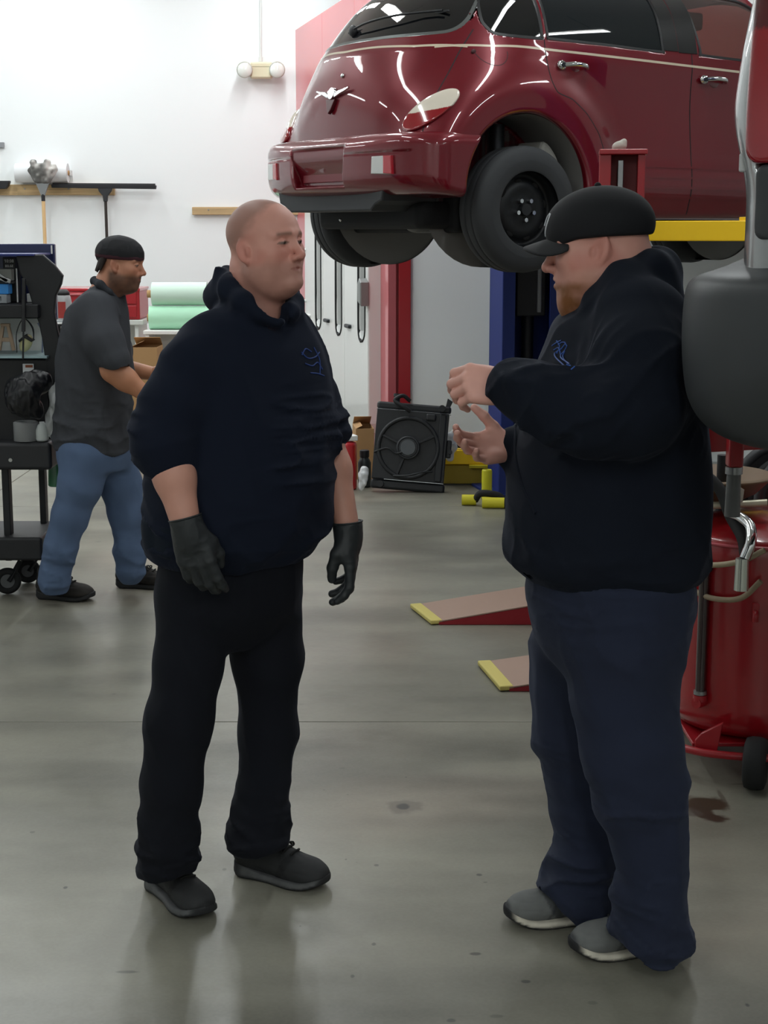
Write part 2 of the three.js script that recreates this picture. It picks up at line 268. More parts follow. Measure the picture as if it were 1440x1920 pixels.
// ---------------------------------------------------------------- on the back wall
const W = (px, py, d = 14.36) => at(px, py, d);
{
  const c = W(490, 132, 14.33), t = thing('emergency_light', 'cream emergency light with two round lamp heads high on the wall', 'emergency light', c);
  part('housing', box(.2, .145, .07, 0, 0, 0, .02), M.cream, t); part('cover_seam', box(.19, .004, .072, 0, .03, .001, 0), std(0xa9a388, .6), t);
  for (const s of [-1, 1]) {
    const h = part('lamp_head', lathe([[0, -.05], [.045, -.045], [.068, -.01], [.072, .03], [.066, .036]], 28).rotateX(Math.PI / 2).translate(s * .145, 0, .03), std(0xcfcfc4, .4), t);
    part('lens', lathe([[.066, .03], [.05, .042], [.02, .048], [0, .049]], 28).rotateX(Math.PI / 2).translate(s * .145, 0, .03), phys(0xe4e8e2, .15, { clearcoat: 1 }), h);
  }
  const a = W(489, 116, 14.375), b = W(489, -160, 14.375);
  single('conduit', [rod(a, b, .012), cyl(.018, .018, .04, a.x, a.y + .02, a.z)], std(0xd9dad8, .5), 'thin white pipe running up the wall above the emergency light', 'conduit');
  const o = W(-1, 272, 14.38); single('wall_outlet', box(.09, .05, .02, o.x, o.y, o.z, .006), std(0x8a8c90, .6), 'small grey box on the wall at left frame edge', 'outlet');
}
const wallBoard = (x0, x1, y0, y1, label) => {
  const a = W(x0, y0, 14.36), b = W(x1, y1, 14.36), t = thing('wooden_rail', label, 'wooden rail', [(a.x + b.x) / 2, (a.y + b.y) / 2, BACK + .022]);
  const g = box(b.x - a.x, a.y - b.y, .04, 0, 0, 0, .006), p = g.attributes.position, uv = []; for (let i = 0; i < p.count; i++) uv.push(p.getX(i) * .9, p.getY(i) * 2); g.setAttribute('uv', new THREE.Float32BufferAttribute(uv, 2));
  part('board', g, M.wood, t); const n = Math.round((b.x - a.x) / .4);
  for (let i = 0; i < n; i++) part('screw', cylZ(.007, .007, .006, a.x - (a.x + b.x) / 2 + .15 + i * .4, .01, .022, 10), M.steel, t);
};
wallBoard(-150, 215, 346, 366, 'long pale wooden rail that mop and squeegee hang on');
wallBoard(360, 569, 388, 403, 'shorter brown wooden rail on the wall behind the bald man');
{
  // squeegee hung head up
  const c = W(195, 350, 14.3), t = thing('squeegee', 'wide black floor squeegee hung head up with dark handle', 'squeegee', c);
  part('blade_holder', extr([[-.47, .0], [.47, -.012], [.475, .018], [.46, .028], [-.46, .034], [-.475, .03]], .05, .004).translate(0, -.01, -.025), M.black, t);
  part('blade', box(.93, .012, .012, 0, .024, .0, .002).rotateZ(-.006), M.rubber, t);
  part('socket', extr([[-.065, 0], [.065, 0], [.055, -.03], [.022, -.07], [.016, -.12], [-.016, -.12], [-.022, -.07], [-.055, -.03]], .045, .005).translate(.01, -.012, -.022), M.darkPlastic, t);
  part('handle', rod([.01, -.11, 0], [.012, -1.3, -.01], .0135), std(0x2e2723, .6), t);
  // mop hung head up
  const m = W(80, 345, 14.13), u = thing('mop', 'grey string mop hung head up with pale wooden handle', 'mop', m);
  const f = new Field(.02); seed = 21; for (let i = 0; i < 22; i++) { const a = (i / 21 - .5) * .2; f.add(fCap([a * .6, .03, 0], [a + (rnd() - .5) * .06, .1 + .1 * rnd(), (rnd() - .5) * .07], .016, .02)); }
  f.add(fEll([0, .11, 0], [.07, .07, .045])); const ff = f.fn();
  part('mop_head', surf((x, y, z) => ff(x, y, z) + .012 * (fbm(x * 45, y * 28, z * 45, 2) - .45), [-.18, -.03, -.12], [.18, .27, .12], .008, { color: (x, y, z) => { const k = .1 + .5 * sstep(.3, .62, fbm(x * 14, y * 12, z * 10 + 4, 3)); return [k, k * .98, k * .93]; } }), std(0xffffff, .95, 0, { vertexColors: true }), u);
  part('clamp', [extr([[-.07, .03], [.07, .03], [.016, -.1], [-.016, -.1]], .03, .004).translate(0, 0, -.015)], M.steel, u);
  part('collar', cyl(.017, .017, .06, 0, -.12, 0), M.darkSteel, u); part('handle', rod([0, -.12, 0], [0, -1.3, -.01], .016), std(0xd9b684, .6), u);
  // another squeegee cut by the frame
  const e = W(-10, 348, 14.3), v = thing('push_broom', 'black brush head on the rail, cut by left frame edge', 'broom', e);
  part('head', extr([[-.3, -.03], [.1, -.03], [.125, -.005], [.14, .03], [.14, .042], [-.3, .042]], .07, .005).translate(0, 0, -.035), M.black, v); part('handle', rod([-.12, -.02, 0], [-.12, -1.1, -.01], .014), std(0xd9b684, .6), v);
  // white roll on the wall
  const r = W(78, 324, 14.29), w = thing('paper_roll', 'white wipe roll lying along the wall behind the mop', 'paper roll', r);
  part('roll', cylX(.085, .085, .47, 0, 0, -.02, 36), std(0xe2e4e6, .8), w); part('core', cylX(.022, .022, .49, 0, 0, -.02, 16), M.cardboard, w);
  for (const s of [-1, 1]) part('bracket', box(.012, .05, .12, s * .25, -.0, -.1, .003), std(0xd0d2d2, .5), w);
}
// ---------------------------------------------------------------- doors leaning along the red flank, boxes, radiator
{
  const dir = flankDir, turn = Math.atan2(-dir.z, dir.x), side = V(-dir.z, 0, dir.x); if (side.x > 0) side.negate();
  const labels = ['white vehicle door with rounded dark window, nearest the red corner', 'white vehicle door with dark window, middle of the leaning row', 'white vehicle door with pull handle, farthest along the red partition'];
  [.76, 1.54, 2.32].forEach((s, i) => {
    const p = V(CX - .085, 0, PART).addScaledVector(dir, s).addScaledVector(side, .075), t = thing('vehicle_door', labels[i], 'vehicle door', [p.x, .21, p.z], turn, 'white vehicle doors leaning on the red partition');
    const o = new THREE.Shape(); const P = [[-.375, .12], [-.36, .06], [.3, 0], [.36, .05], [.375, .2], [.375, 1.0], [.35, 1.75], [.3, 1.95], [-.34, 1.97], [-.37, 1.9]]; o.setFromPoints(P.map(([x, y]) => new THREE.Vector2(x, y)));
    const wx = [[-.31, .84], [-.29, .76], [-.24, .72], [-.14, .71], [-.09, .78], [-.085, 1.0], [-.1, 1.62], [-.14, 1.72], [-.27, 1.74], [-.31, 1.68]], h = new THREE.Path(); h.setFromPoints(wx.map(([x, y]) => new THREE.Vector2(x, y))); o.holes.push(h);
    part('shell', new THREE.ExtrudeGeometry(o, { depth: .09, bevelEnabled: true, bevelThickness: .015, bevelSize: .012, bevelSegments: 3, curveSegments: 8 }).translate(0, 0, -.045), M.whitePaint, t);
    part('window', extr(wx.map(([x, y]) => [-.2 + (x + .2) * 1.04, 1.24 + (y - 1.24) * 1.01]), .02, .002).translate(0, 0, -.01), phys(0x2a2d31, .25), t);
    part('window_seal', new THREE.TubeGeometry(new THREE.CatmullRomCurve3(wx.map(([x, y]) => V(x, y, -.056)), true, 'catmullrom', .2), 60, .012, 6, true), M.rubber, t);
    part('handle', [box(.16, .03, .03, .22, .8, -.07, .012)], i === 2 ? M.white : M.darkSteel, t);
    if (i === 2) part('pull_handle', tube([[.33, 1.36, -.06], [.33, 1.34, -.15], [.33, 1.1, -.16], [.33, .95, -.15], [.33, .92, -.06]], .013, 30), M.white, t);
    if (i === 0) part('latch', extr([[0, 0], [.09, .03], [.1, .16], [.05, .2], [0, .17]], .07, .01).translate(-.4, .98, -.12), std(0x8d908f, .5, .4), t);
  });
}
{
  const B = (px0, px1, py, d, hgt, name, label, mat, deep = .3, turn = 0) => { // a cardboard box standing on the floor
    const a = at(px0, py, d), b = at(px1, py, d), w = b.x - a.x, t = thing(name, label, 'box', [(a.x + b.x) / 2, 0, -d - deep / 2], turn), k = .004;
    part('front_panel', box(w, hgt, k, 0, hgt / 2, deep / 2, .001), mat, t); part('back_panel', box(w, hgt, k, 0, hgt / 2, -deep / 2, .001), mat, t);
    for (const s of [-1, 1]) part('side_panel', box(k, hgt, deep, s * w / 2, hgt / 2, 0, .001), mat, t);
    part('bottom_panel', box(w, k, deep, 0, .004, 0, .001), mat, t);
    part('flap', box(w, k, deep * .45, 0, 0, deep * .22, .001).rotateX(-.5).translate(0, hgt, -deep / 2), mat, t);
    part('flap', box(w * .4, k, deep, w * .2, 0, 0, .001).rotateZ(.45).translate(-w / 2, hgt, 0), mat, t);
    return t;
  };
  B(246, 296, 720, 11.75, .86, 'cardboard_box', 'brown cardboard box on the floor behind the bald man', M.cardboard, .3);
  B(664, 697, 870, 10.8, .36, 'cardboard_box', 'open cardboard box between red canister and radiator', M.cardboard, .3, .1);
  const p = onFloor(652, 917), t = thing('red_canister', 'red steel canister with white lid by the cardboard box', 'canister', [p.x, 0, p.z]);
  part('body', lathe([[0, 0], [.055, 0], [.062, .01], [.062, .3], [.056, .32], [.03, .33], [0, .33]], 30), phys(0xc01a26, .35, { clearcoat: .6 }), t);
  part('lid', box(.12, .035, .1, .0, .352, 0, .006).rotateY(.3), M.white, t);
}
{ // radiator with its fan, leaning on the partition wall
  const a = onFloor(683, 922), b = onFloor(826, 928), c = a.clone().add(b).multiplyScalar(.5), t = thing('radiator_fan', 'black radiator and fan assembly leaning against the wall', 'radiator', [c.x, 0, c.z], -.06);
  const w = .5, h = .56, G = new THREE.Group(); // geometry authored upright, then leaned
  const lean = (g) => g.applyMatrix4(new THREE.Matrix4().makeRotationFromEuler(new THREE.Euler(-.2, 0, -.075))).translate(.03, .02, 0);
  const R = std(0x1d1f23, .5), R2 = std(0x2a2d31, .45), R3 = std(0x15161a, .6), R4 = std(0x34373c, .5);
  const P = (n, g, m, lb) => part(n, (Array.isArray(g) ? g : [g]).map((q) => lean(q)), m, t, lb);
  P('radiator_core', box(w - .02, h - .04, .04, 0, h / 2, -.07, .004), std(0x3c3f43, .6, .4));
  P('upper_tank', [box(w, .05, .07, 0, h, -.06, .018), cylZ(.022, .022, .06, .19, h + .005, -.01), cyl(.02, .02, .07, -.12, h + .045, -.06), cyl(.026, .026, .02, -.12, h + .075, -.06)], R);
  P('lower_tank', [box(w, .06, .07, 0, .03, -.06, .018), cylZ(.022, .022, .06, -.18, .03, -.01)], R);
  for (const g of [box(w, .006, .075, 0, h - .028, -.055, .001), box(w - .1, .005, .075, .04, .064, -.055, .001)]) P('trim_strip', g, std(0xbfc3c6, .35, .7), 'pale metal strip');
  const sh = new THREE.Shape([[-.24, .07], [.235, .07], [.235, .53], [-.24, .53]].map(([x, y]) => new THREE.Vector2(x, y))), ho = new THREE.Path(); ho.absarc(-.015, .285, .195, 0, 7, false); sh.holes.push(ho);
  P('shroud', [new THREE.ExtrudeGeometry(sh, { depth: .012, bevelEnabled: true, bevelSize: .004, bevelThickness: .004, bevelSegments: 2, curveSegments: 40 }).translate(0, 0, -.03), new THREE.TorusGeometry(.2, .014, 10, 60).translate(-.015, .285, -.01), box(.05, .46, .05, .2, .3, -.03, .012), box(.07, .05, .05, .12, .5, -.02, .015)], R);
  P('motor', [cylZ(.062, .066, .05, -.015, .285, -.0, 36), new THREE.TorusGeometry(.07, .009, 8, 40).translate(-.015, .285, .015)], R2); P('motor_cap', cylZ(.05, .052, .012, -.015, .285, .03, 30), std(0x5a5e62, .5, .3));
  for (let i = 0; i < 7; i++) { const q = i / 7 * Math.PI * 2 + .3, g = extr([[.06, -.022], [.19, -.05], [.195, .03], [.06, .02]], .006, .002).rotateX(.3).rotateZ(q).translate(-.015, .285, -.028); P('fan_blade', g, R4); }
  for (const q of [2.75, .5, 4.4]) P('strut', bar([-.015 + Math.cos(q) * .06, .285 + Math.sin(q) * .06, .0], [-.015 + Math.cos(q) * .2, .285 + Math.sin(q) * .2, -.012], .018, .016), R);
  P('hose', tube([[-.03, h + .04, -.02], [-.08, h + .07, 0], [-.13, h + .035, .01], [-.06, h - .01, .02], [-.02, h - .03, .01]], .014, 30), R3);
  P('cable', tube([[-.24, .24, -.01], [-.15, .27, .015], [-.09, .24, .02], [-.05, .25, .03]], .007, 24), R3); P('cable_loose', tube([[-.1, .09, .0], [0, .1, .03], [.1, .13, .02], [.16, .14, 0]], .006, 24), R2);
  P('bracket', [box(.035, .12, .04, .255, .3, -.05, .01), cylZ(.014, .014, .05, .268, .28, -.02), extr([[0, 0], [.03, 0], [.045, .04], [.01, .06]], .03, .004).translate(.21, h + .02, -.07)], R);
  // crumpled film tucked at its sides
  const film = (px, py, d, s, label, sd) => { seed = sd; const c0 = at(px, py, d), f = new Field(.03); for (let i = 0; i < 9; i++) f.add(fEll([(rnd() - .5) * s * .6, (i / 8 - .5) * s * 2, (rnd() - .5) * .05], [s * .28, s * .34, .03], [rnd(), rnd(), rnd()])); const q = f.fn();
    single('plastic_film', surf((x, y, z) => q(x, y, z) + .03 * Math.abs(fbm(x * 22, y * 22, z * 22 + sd, 2) - .45), [-s, -s * 1.6, -.15], [s, s * 1.6, .15], .01), phys(0xe6e8ea, .3, { transmission: .35, thickness: 0 }), label, 'plastic film', c0); };
  film(846, 835, 10.42, .085, 'crumpled clear film bunched at the right of the radiator', 5);
  film(680, 896, 10.05, .06, 'crumpled clear film at the lower left of the radiator', 9);
  const j = onFloor(689, 912), jt = thing('black_bottle', 'small black bottle standing left of the radiator', 'bottle', [j.x - .02, 0, j.z + .02]);
  part('body', lathe([[0, 0], [.04, 0], [.045, .01], [.045, .17], [.03, .2], [.022, .21]], 24), std(0x2c3436, .4), jt); part('cap', lathe([[.03, .205], [.033, .21], [.033, .25], [.028, .255], [0, .255]], 20), M.black, jt);
}
// workbench wall behind the walking man: red chest, mint roll, jug
{
  const d = 12.4, a = at(96, 541, d), b = at(262, 600, d), w = b.x - a.x, t = thing('tool_chest', 'wide red tool chest on a pale bench behind the walking man', 'tool chest', [(a.x + b.x) / 2, b.y + .002, -d - .25]), hh = a.y - b.y;
  part('carcass', box(w, hh - .02, .46, 0, hh / 2 - .01, 0, .01), M.red, t); part('lid', box(w + .012, .024, .48, 0, hh - .012, 0, .008), phys(0xb01524, .3, { clearcoat: .6 }), t);
  for (let i = 0; i < 2; i++) { const y = .065 + i * .105, dr = part('drawer', box(w - .05, .095, .02, 0, y, .23, .006), M.red, t); part('handle', box(w - .2, .014, .018, 0, y + .03, .244, .005), M.redWithSheen, dr); }
  const bn = thing('workbench', 'pale workbench carrying the red tool chest', 'workbench', [(a.x + b.x) / 2, 0, -d - .25]); part('top', box(w + .06, .04, .52, 0, b.y - .02, 0, .006), std(0xcfd0cc, .5), bn); for (const sx of [-1, 1]) part('side_panel', box(.03, b.y - .04, .46, sx * (w / 2 - .03), (b.y - .04) / 2, 0, .004), M.white, bn); part('back_panel', box(w - .06, b.y - .06, .015, 0, b.y / 2, -.2, .002), M.white, bn);
  const g0 = at(266, 600, 12.1), g1 = at(385, 600, 12.1), st = thing('film_roll_stand', 'low white stand carrying mint green rolls behind bald man', 'stand', [(g0.x + g1.x) / 2, 0, -12.35]), sw = g1.x - g0.x;
  const sy = at(300, 618, 12.3).y; part('top', box(sw, .03, .4, 0, sy - .015, 0, .005), M.white, st); for (const s of [-1, 1]) part('side_panel', box(.03, sy - .03, .38, s * (sw / 2 - .03), (sy - .03) / 2, 0, .004), M.white, st); part('back_panel', box(sw - .06, sy - .1, .012, 0, sy / 2, -.15, .002), M.white, st);
  const r1 = .092; ['lower', 'upper'].forEach((n, i) => { const q = thing('film_roll', 'translucent mint green roll, the ' + n + ' of two stacked rolls', 'film roll', [(g0.x + g1.x) / 2 + .02, sy + r1 + .001 + i * r1 * 2.01, -12.32 - i * .03]); part('roll', cylX(r1, r1, sw - .02 - i * .04, 0, 0, 0, 40), i ? phys(0xd3eede, .5) : phys(0xb4ebc9, .45), q); part('core', cylX(.03, .03, sw + .02, 0, 0, 0, 16), M.cardboard, q); });
}
// ---------------------------------------------------------------- red car on the lift: X forward from the rear, Y up from the tyre, Z to its right
const CAR = V(-.3526, 1.5149, -8.2625), CARTURN = 33 * Math.PI / 180;
const paint = phys(0x690619, .34, { specularIntensity: .5, clearcoat: 1, clearcoatRoughness: .03, metalness: .2 });
const tintGlass = phys(0x0c0e11, .03, { clearcoat: 1, clearcoatRoughness: .02 });
const RW = [.75, .317], FW = [3.366, .317], ARCH = [.745, .40];
const carW = (X, Y) => { // half width of the body sides
  let w = .775 - .045 * sstep(.46, .24, Y) + .012 * sstep(.62, .5, Y) - .012 * Math.sin(clamp((Y - .62) / .46, 0, 1) * Math.PI);
  const u = Math.max(0, Y - 1.06) / .5; w -= .035 * u + .16 * u * u;
  const r = Math.max(0, 1.35 - X) / 1.35; w -= .15 * r * r * r;
  const q = Math.max(0, X - 2.6) / 1.6; w -= .2 * q * q;
  return w;
};
const carRear = (Y, z) => .085 + .11 * sstep(.7, 1.2, Y) * (Y - .7) / .5 + .95 * Math.pow(Math.max(0, Y - 1.1), 1.45) + (.1 + .16 * sstep(.7, 1.2, Y)) * z * z / .45;
const carRoof = (X, z) => { let y = 1.59 - .03 * ((X - 1.7) / 1.2) ** 2; if (X > 2.5) y = Math.max(1.6 - (X - 2.5) * .62, Math.min(1.12 - .12 * (X - 3.1), 1.2)); return y - .05 * z * z / .3; };
const carBody = (() => {
  const fender = (cx, cy, R, t) => (X, Y, z) => { const a = hyp2(X - cx, Y - cy) - R, b = (z - .655) * .93; return hyp2(Math.max(Math.abs(a) - .03, 0), b) - t; };
  const f1 = fender(...ARCH, .44, .16), f2 = fender(3.36, .40, .46, .165);
  return (X, Y, Z) => {
    const z = Math.abs(Z);
    let d = smax((z - carW(X, Y)) * .93, (carRear(Y, z) - X) * .8, .26);
    d = smax(d, (Y - carRoof(X, z)) * .85, .16); d = smax(d, .27 + .34 * sstep(.5, .36, X) - Y, .05); d = smax(d, X - 4.12, .3);
    d = smin(d, smax(smax(f1(X, Y, z), .275 - Y, .03), .62 - .5 * sstep(.34, .44, X) - Y, .02), .15); d = smin(d, smax(f2(X, Y, z), .275 - Y, .03), .09);
    d = smax(d, .035 - X, .05);
    for (const cx of [ARCH[0], 3.36]) d = smax(d, -Math.max(hyp2(X - cx, Y - .405) - .385, .44 - z), .025);
    return d;
  };
})();
// openings of the glass, in (X, Y) on the sides and (Z, Y) at the rear
const inPoly = (P) => (x, y) => { // signed distance to a polygon
  let d = 1e9, s = 1;
  for (let i = 0, j = P.length - 1; i < P.length; j = i++) {
    const ex = P[j][0] - P[i][0], ey = P[j][1] - P[i][1], wx = x - P[i][0], wy = y - P[i][1], t = clamp((wx * ex + wy * ey) / (ex * ex + ey * ey), 0, 1);
    d = Math.min(d, (wx - ex * t) ** 2 + (wy - ey * t) ** 2);
    const a = y >= P[i][1], b = y < P[j][1], c = ex * wy > ey * wx; if ((a && b && c) || (!a && !b && !c)) s = -s;
  }
  return s * Math.sqrt(d);
};
const roundPoly = (P, n = 10, ten = .35) => new THREE.CatmullRomCurve3(P.map(([x, y]) => V(x, y, 0)), true, 'catmullrom', ten).getPoints(P.length * n).slice(0, -1).map((p) => [p.x, p.y]);
const QWIN = roundPoly([[.60, 1.33], [.585, 1.24], [.62, 1.185], [.70, 1.172], [.87, 1.168], [.885, 1.19], [.885, 1.45], [.86, 1.49], [.74, 1.48], [.65, 1.43]]);
const RWIN = roundPoly([[.92, 1.19], [.94, 1.17], [1.3, 1.162], [1.68, 1.15], [1.70, 1.17], [1.69, 1.48], [1.66, 1.505], [.95, 1.505], [.92, 1.48]]);
const FWIN = roundPoly([[1.975, 1.175], [1.99, 1.15], [2.5, 1.135], [2.82, 1.13], [2.80, 1.2], [2.52, 1.42], [2.4, 1.49], [1.98, 1.505], [1.93, 1.48]]);
const REARWIN = roundPoly([[-.60, 1.26], [-.56, 1.19], [-.3, 1.18], [0, 1.178], [.3, 1.18], [.56, 1.19], [.60, 1.26], [.55, 1.42], [.47, 1.5], [0, 1.525], [-.47, 1.5], [-.55, 1.42]]);
const sideCut = [QWIN, RWIN, FWIN].map(inPoly), rearCut = inPoly(REARWIN);
const WIND = roundPoly([[2.56, 0], [2.58, .42], [2.62, .5], [2.9, .56], [3.1, .58], [3.14, .5], [3.17, 0], [3.14, -.5], [3.1, -.58], [2.9, -.56], [2.62, -.5], [2.58, -.42]]), inWind = inPoly(WIND);
const carShell = (X, Y, Z) => {
  let d = carBody(X, Y, Z); const z = Math.abs(Z);
  if (Y > .55 && d < .12) {
    d = Math.max(d, -Math.max(d + .035, .62 - Y, .3 - X, X - 3.0));
    if (z > .4 && Y > 1.05) for (const f of sideCut) d = Math.max(d, -f(X, Y));
    if (X > 2.5 && X < 3.25) d = Math.max(d, -Math.max(inWind(X, Z), 1.05 - Y));
    if (X < .75 && Y > 1.1) d = Math.max(d, -Math.max(rearCut(Z, Y), .0 - X));
  }
  return d;
};
const car = thing('car', 'glossy dark red car raised high on the lift, rear towards us', 'car', CAR, CARTURN);
const sideZ = (X, Y, s = 1) => s * (1.3 - march(carBody, [X, Y, s * 1.3], [0, 0, -s], 1.3)), rearX = (Z, Y) => -.5 + march(carBody, [-.5, Y, Z], [1, 0, 0], 2);
const carN = (p) => { const e = .004, f = carBody, x = p.x, y = p.y, z = p.z; return V(f(x + e, y, z) - f(x - e, y, z), f(x, y + e, z) - f(x, y - e, z), f(x, y, z + e) - f(x, y, z - e)).normalize(); };
const onCar = (p) => p.length === 2 ? V(p[0], p[1], sideZ(p[0], p[1])) : p.length === 3 && p[2] === 'l' ? V(p[0], p[1], sideZ(p[0], p[1], -1)) : V(rearX(p[0], p[1]), p[1], p[0]);
// a band laid on the body along points, width w, proud by e
function band(pts, w, e, seg = 60, surfaceOf = onCar, dir) {
  const P = pts.map(surfaceOf), c = new THREE.CatmullRomCurve3(P, false, 'catmullrom', .3), q = []; for (let i = 0; i <= seg; i++) { let p = c.getPoint(i / seg); const n = carN(p); for (let k = 0; k < 3; k++) p.addScaledVector(n, -carBody(p.x, p.y, p.z)); q.push([p, carN(p)]); }
  const pos = [], nor = [], idx = [];
  q.forEach(([p, n], i) => { const t = q[Math.min(i + 1, seg)][0].clone().sub(q[Math.max(i - 1, 0)][0]).normalize(), b = t.clone().cross(n).normalize(); for (const [s, o] of [[-.5, -.004], [-.42, e], [.42, e], [.5, -.004]]) { const v = p.clone().addScaledVector(b, s * w).addScaledVector(n, o); pos.push(v.x, v.y, v.z); nor.push(n.x, n.y, n.z); } });
  for (let i = 0; i < seg; i++) for (let k = 0; k < 3; k++) { const a = i * 4 + k, b = a + 4; idx.push(a, a + 1, b, b, a + 1, b + 1); }
  const g = new THREE.BufferGeometry(); g.setAttribute('position', new THREE.Float32BufferAttribute(pos, 3)); g.setAttribute('normal', new THREE.Float32BufferAttribute(nor, 3)); g.setIndex(idx); return g;
}
// a pane filling an outline, pressed on to the body and set back by e, with a thickness
function pane(outline, place, e, th = .006) {
  const c = outline.reduce((a, p) => [a[0] + p[0] / outline.length, a[1] + p[1] / outline.length], [0, 0]), rings = 10, n = outline.length, pos = [], nor = [], idx = [];
  for (const off of [e, e - th]) { for (let r = 0; r <= rings; r++) for (let i = 0; i < n; i++) { const t = r / rings * 1.012, v = place(c[0] + (outline[i][0] - c[0]) * t, c[1] + (outline[i][1] - c[1]) * t), m = carN(v); v.addScaledVector(m, off); pos.push(v.x, v.y, v.z); const s = off === e ? 1 : -1; nor.push(m.x * s, m.y * s, m.z * s); } }
  const N = (rings + 1) * n;
  for (let o = 0; o < 2; o++) for (let r = 0; r < rings; r++) for (let i = 0; i < n; i++) { const a = o * N + r * n + i, b = o * N + r * n + (i + 1) % n; idx.push(a, a + n, b, b, a + n, b + n); }
  for (let i = 0; i < n; i++) { const a = rings * n + i, b = rings * n + (i + 1) % n; idx.push(a, b, a + N, b, b + N, a + N); }
  const g = new THREE.BufferGeometry(); g.setAttribute('position', new THREE.Float32BufferAttribute(pos, 3)); g.setAttribute('normal', new THREE.Float32BufferAttribute(nor, 3)); g.setIndex(idx); return g;
}
{
  const g = surf(carShell, [-.05, .2, -.95], [4.25, 1.65, .95], .0125, { slack: 1.5 });
  // split into the panels that the gaps outline
  const P = g.attributes.position, I = g.index.array, groups = { body_shell: [], tailgate: [], rear_door: [], front_door: [] };
  for (let i = 0; i < I.length; i += 3) {
    const x = (P.getX(I[i]) + P.getX(I[i + 1]) + P.getX(I[i + 2])) / 3, y = (P.getY(I[i]) + P.getY(I[i + 1]) + P.getY(I[i + 2])) / 3, z = (P.getZ(I[i]) + P.getZ(I[i + 1]) + P.getZ(I[i + 2])) / 3;
    let k = 'body_shell';
    if (x < .75 && Math.abs(z) < .69 - .05 * sstep(.7, 1.1, y) && y > .66 && x < carRear(y, Math.abs(z)) + .07) k = 'tailgate';
    else if (z > .5 && y > .36 && y < 1.53) { if (x > 1.905 && x < 2.95) k = 'front_door'; else if (x > .905 && x < 1.905 && hyp2(x - .745, y - .405) > .5) k = 'rear_door'; }
    groups[k].push(I[i], I[i + 1], I[i + 2]);
  }
  const shells = {};
  for (const k in groups) { const q = new THREE.BufferGeometry(), map = new Map(), pos = [], nor = [], idx = groups[k].map((i) => { if (!map.has(i)) { map.set(i, pos.length / 3); pos.push(P.getX(i), P.getY(i), P.getZ(i)); const N = g.attributes.normal; nor.push(N.getX(i), N.getY(i), N.getZ(i)); } return map.get(i); });
    q.setAttribute('position', new THREE.Float32BufferAttribute(pos, 3)); q.setAttribute('normal', new THREE.Float32BufferAttribute(nor, 3)); q.setIndex(idx); shells[k] = part(k, q, paint, car); }
  // gaps, stripe
  const gap = std(0x15060a, .7);
  const tgEdge = [[.712, .672, 'r'], [.70, .75, 'r'], [.685, .85, 'r'], [.665, .97, 'r'], [.648, 1.08, 'r'], [.64, 1.2, 'r']];
  for (const s of [1, -1]) part('panel_gap', band(tgEdge.map(([z, y]) => [z * s, y, 'r', 0]), .008, .0006, 50), gap, car);
  part('panel_gap', [band([[.895, 1.165], [.895, 1.06], [.90, .96], [.93, .90], [1.03, .87]], .007, .0006), band([[1.03, .87], [1.13, .80], [1.21, .70], [1.25, .58], [1.255, .45], [1.25, .3]], .007, .0006), band([[1.905, 1.15], [1.905, .9], [1.915, .6], [1.92, .3]], .008, .0006)], gap, car);
  const stripe = phys(0xcbbfa8, .3, { clearcoat: 1 });
  part('pinstripe', [band([[.36, 1.113], [.6, 1.117], [.9, 1.114], [1.5, 1.098], [1.9, 1.086], [2.3, 1.074], [2.9, 1.055]], .014, .001, 110), band([[-.62, 1.135, 'r', 0], [-.45, 1.132, 'r', 0], [0, 1.128, 'r', 0], [.45, 1.122, 'r', 0], [.66, 1.113, 'r', 0]], .014, .001, 60)], stripe, car, 'pale stripe');
  for (const y of [.555, .50]) part('sill_rib', band([[1.27, y], [1.6, y - .003], [2.1, y - .006], [2.7, y - .008]], .012, .005, 60), paint, car);
  for (const y of [.445, .393]) part('sill_rib', band([[1.27, y], [1.6, y - .002], [2.1, y - .004], [2.7, y - .006]], .014, .005, 60), paint, car);
  part('fuel_door_gap', band(Array.from({ length: 25 }, (_, i) => { const a = -Math.PI * (.02 + .96 * i / 24); return [.585 + .078 * Math.cos(a), 1.095 + .078 * Math.sin(a)]; }), .004, .0005, 48), gap, car);
  part('fuel_door_pull', ball(.014, .505, 1.085, sideZ(.505, 1.085), 1.2, 1, .4), std(0x3a0910, .5), car);
  // glass
  const sideAt = (x, y) => V(x, y, sideZ(x, y)), leftAt = (x, y) => V(x, y, sideZ(x, y, -1)), rearAt = (z, y) => V(rearX(z, y), y, z);
  const clear = phys(0xd8b8b4, .02, { transmission: .94, thickness: 0 });
  part('quarter_window', pane(QWIN, sideAt, -.004), tintGlass, car); part('quarter_window', pane(QWIN, leftAt, -.004), tintGlass, car);
  part('window', pane(RWIN, sideAt, -.006), phys(0x3a4146, .02, { transmission: .75, thickness: 0 }), shells.rear_door); part('window', pane(RWIN, leftAt, -.006), tintGlass, car);
  part('window', pane(FWIN, sideAt, -.006), clear, shells.front_door); part('window', pane(FWIN, leftAt, -.006), clear, car);
  part('windshield', pane(WIND, (x, z) => V(x, 1.9 - march(carBody, [x, 1.9, z], [0, -1, 0], 1.5), z), -.005), clear, car);
  part('headliner', box(1.7, .012, .92, 1.75, 1.525, 0, .004), std(0xb89d96, .9), car);
  part('rear_window', pane(REARWIN, rearAt, -.004), tintGlass, shells.tailgate);
  const seal = std(0x101114, .45);
  part('window_seal', band([...QWIN, QWIN[0]], .016, .002, 120), seal, car); part('window_seal', band([...RWIN, RWIN[0]], .014, .002, 120), seal, shells.rear_door); part('window_seal', band([...FWIN, FWIN[0]], .014, .002, 120), seal, shells.front_door);
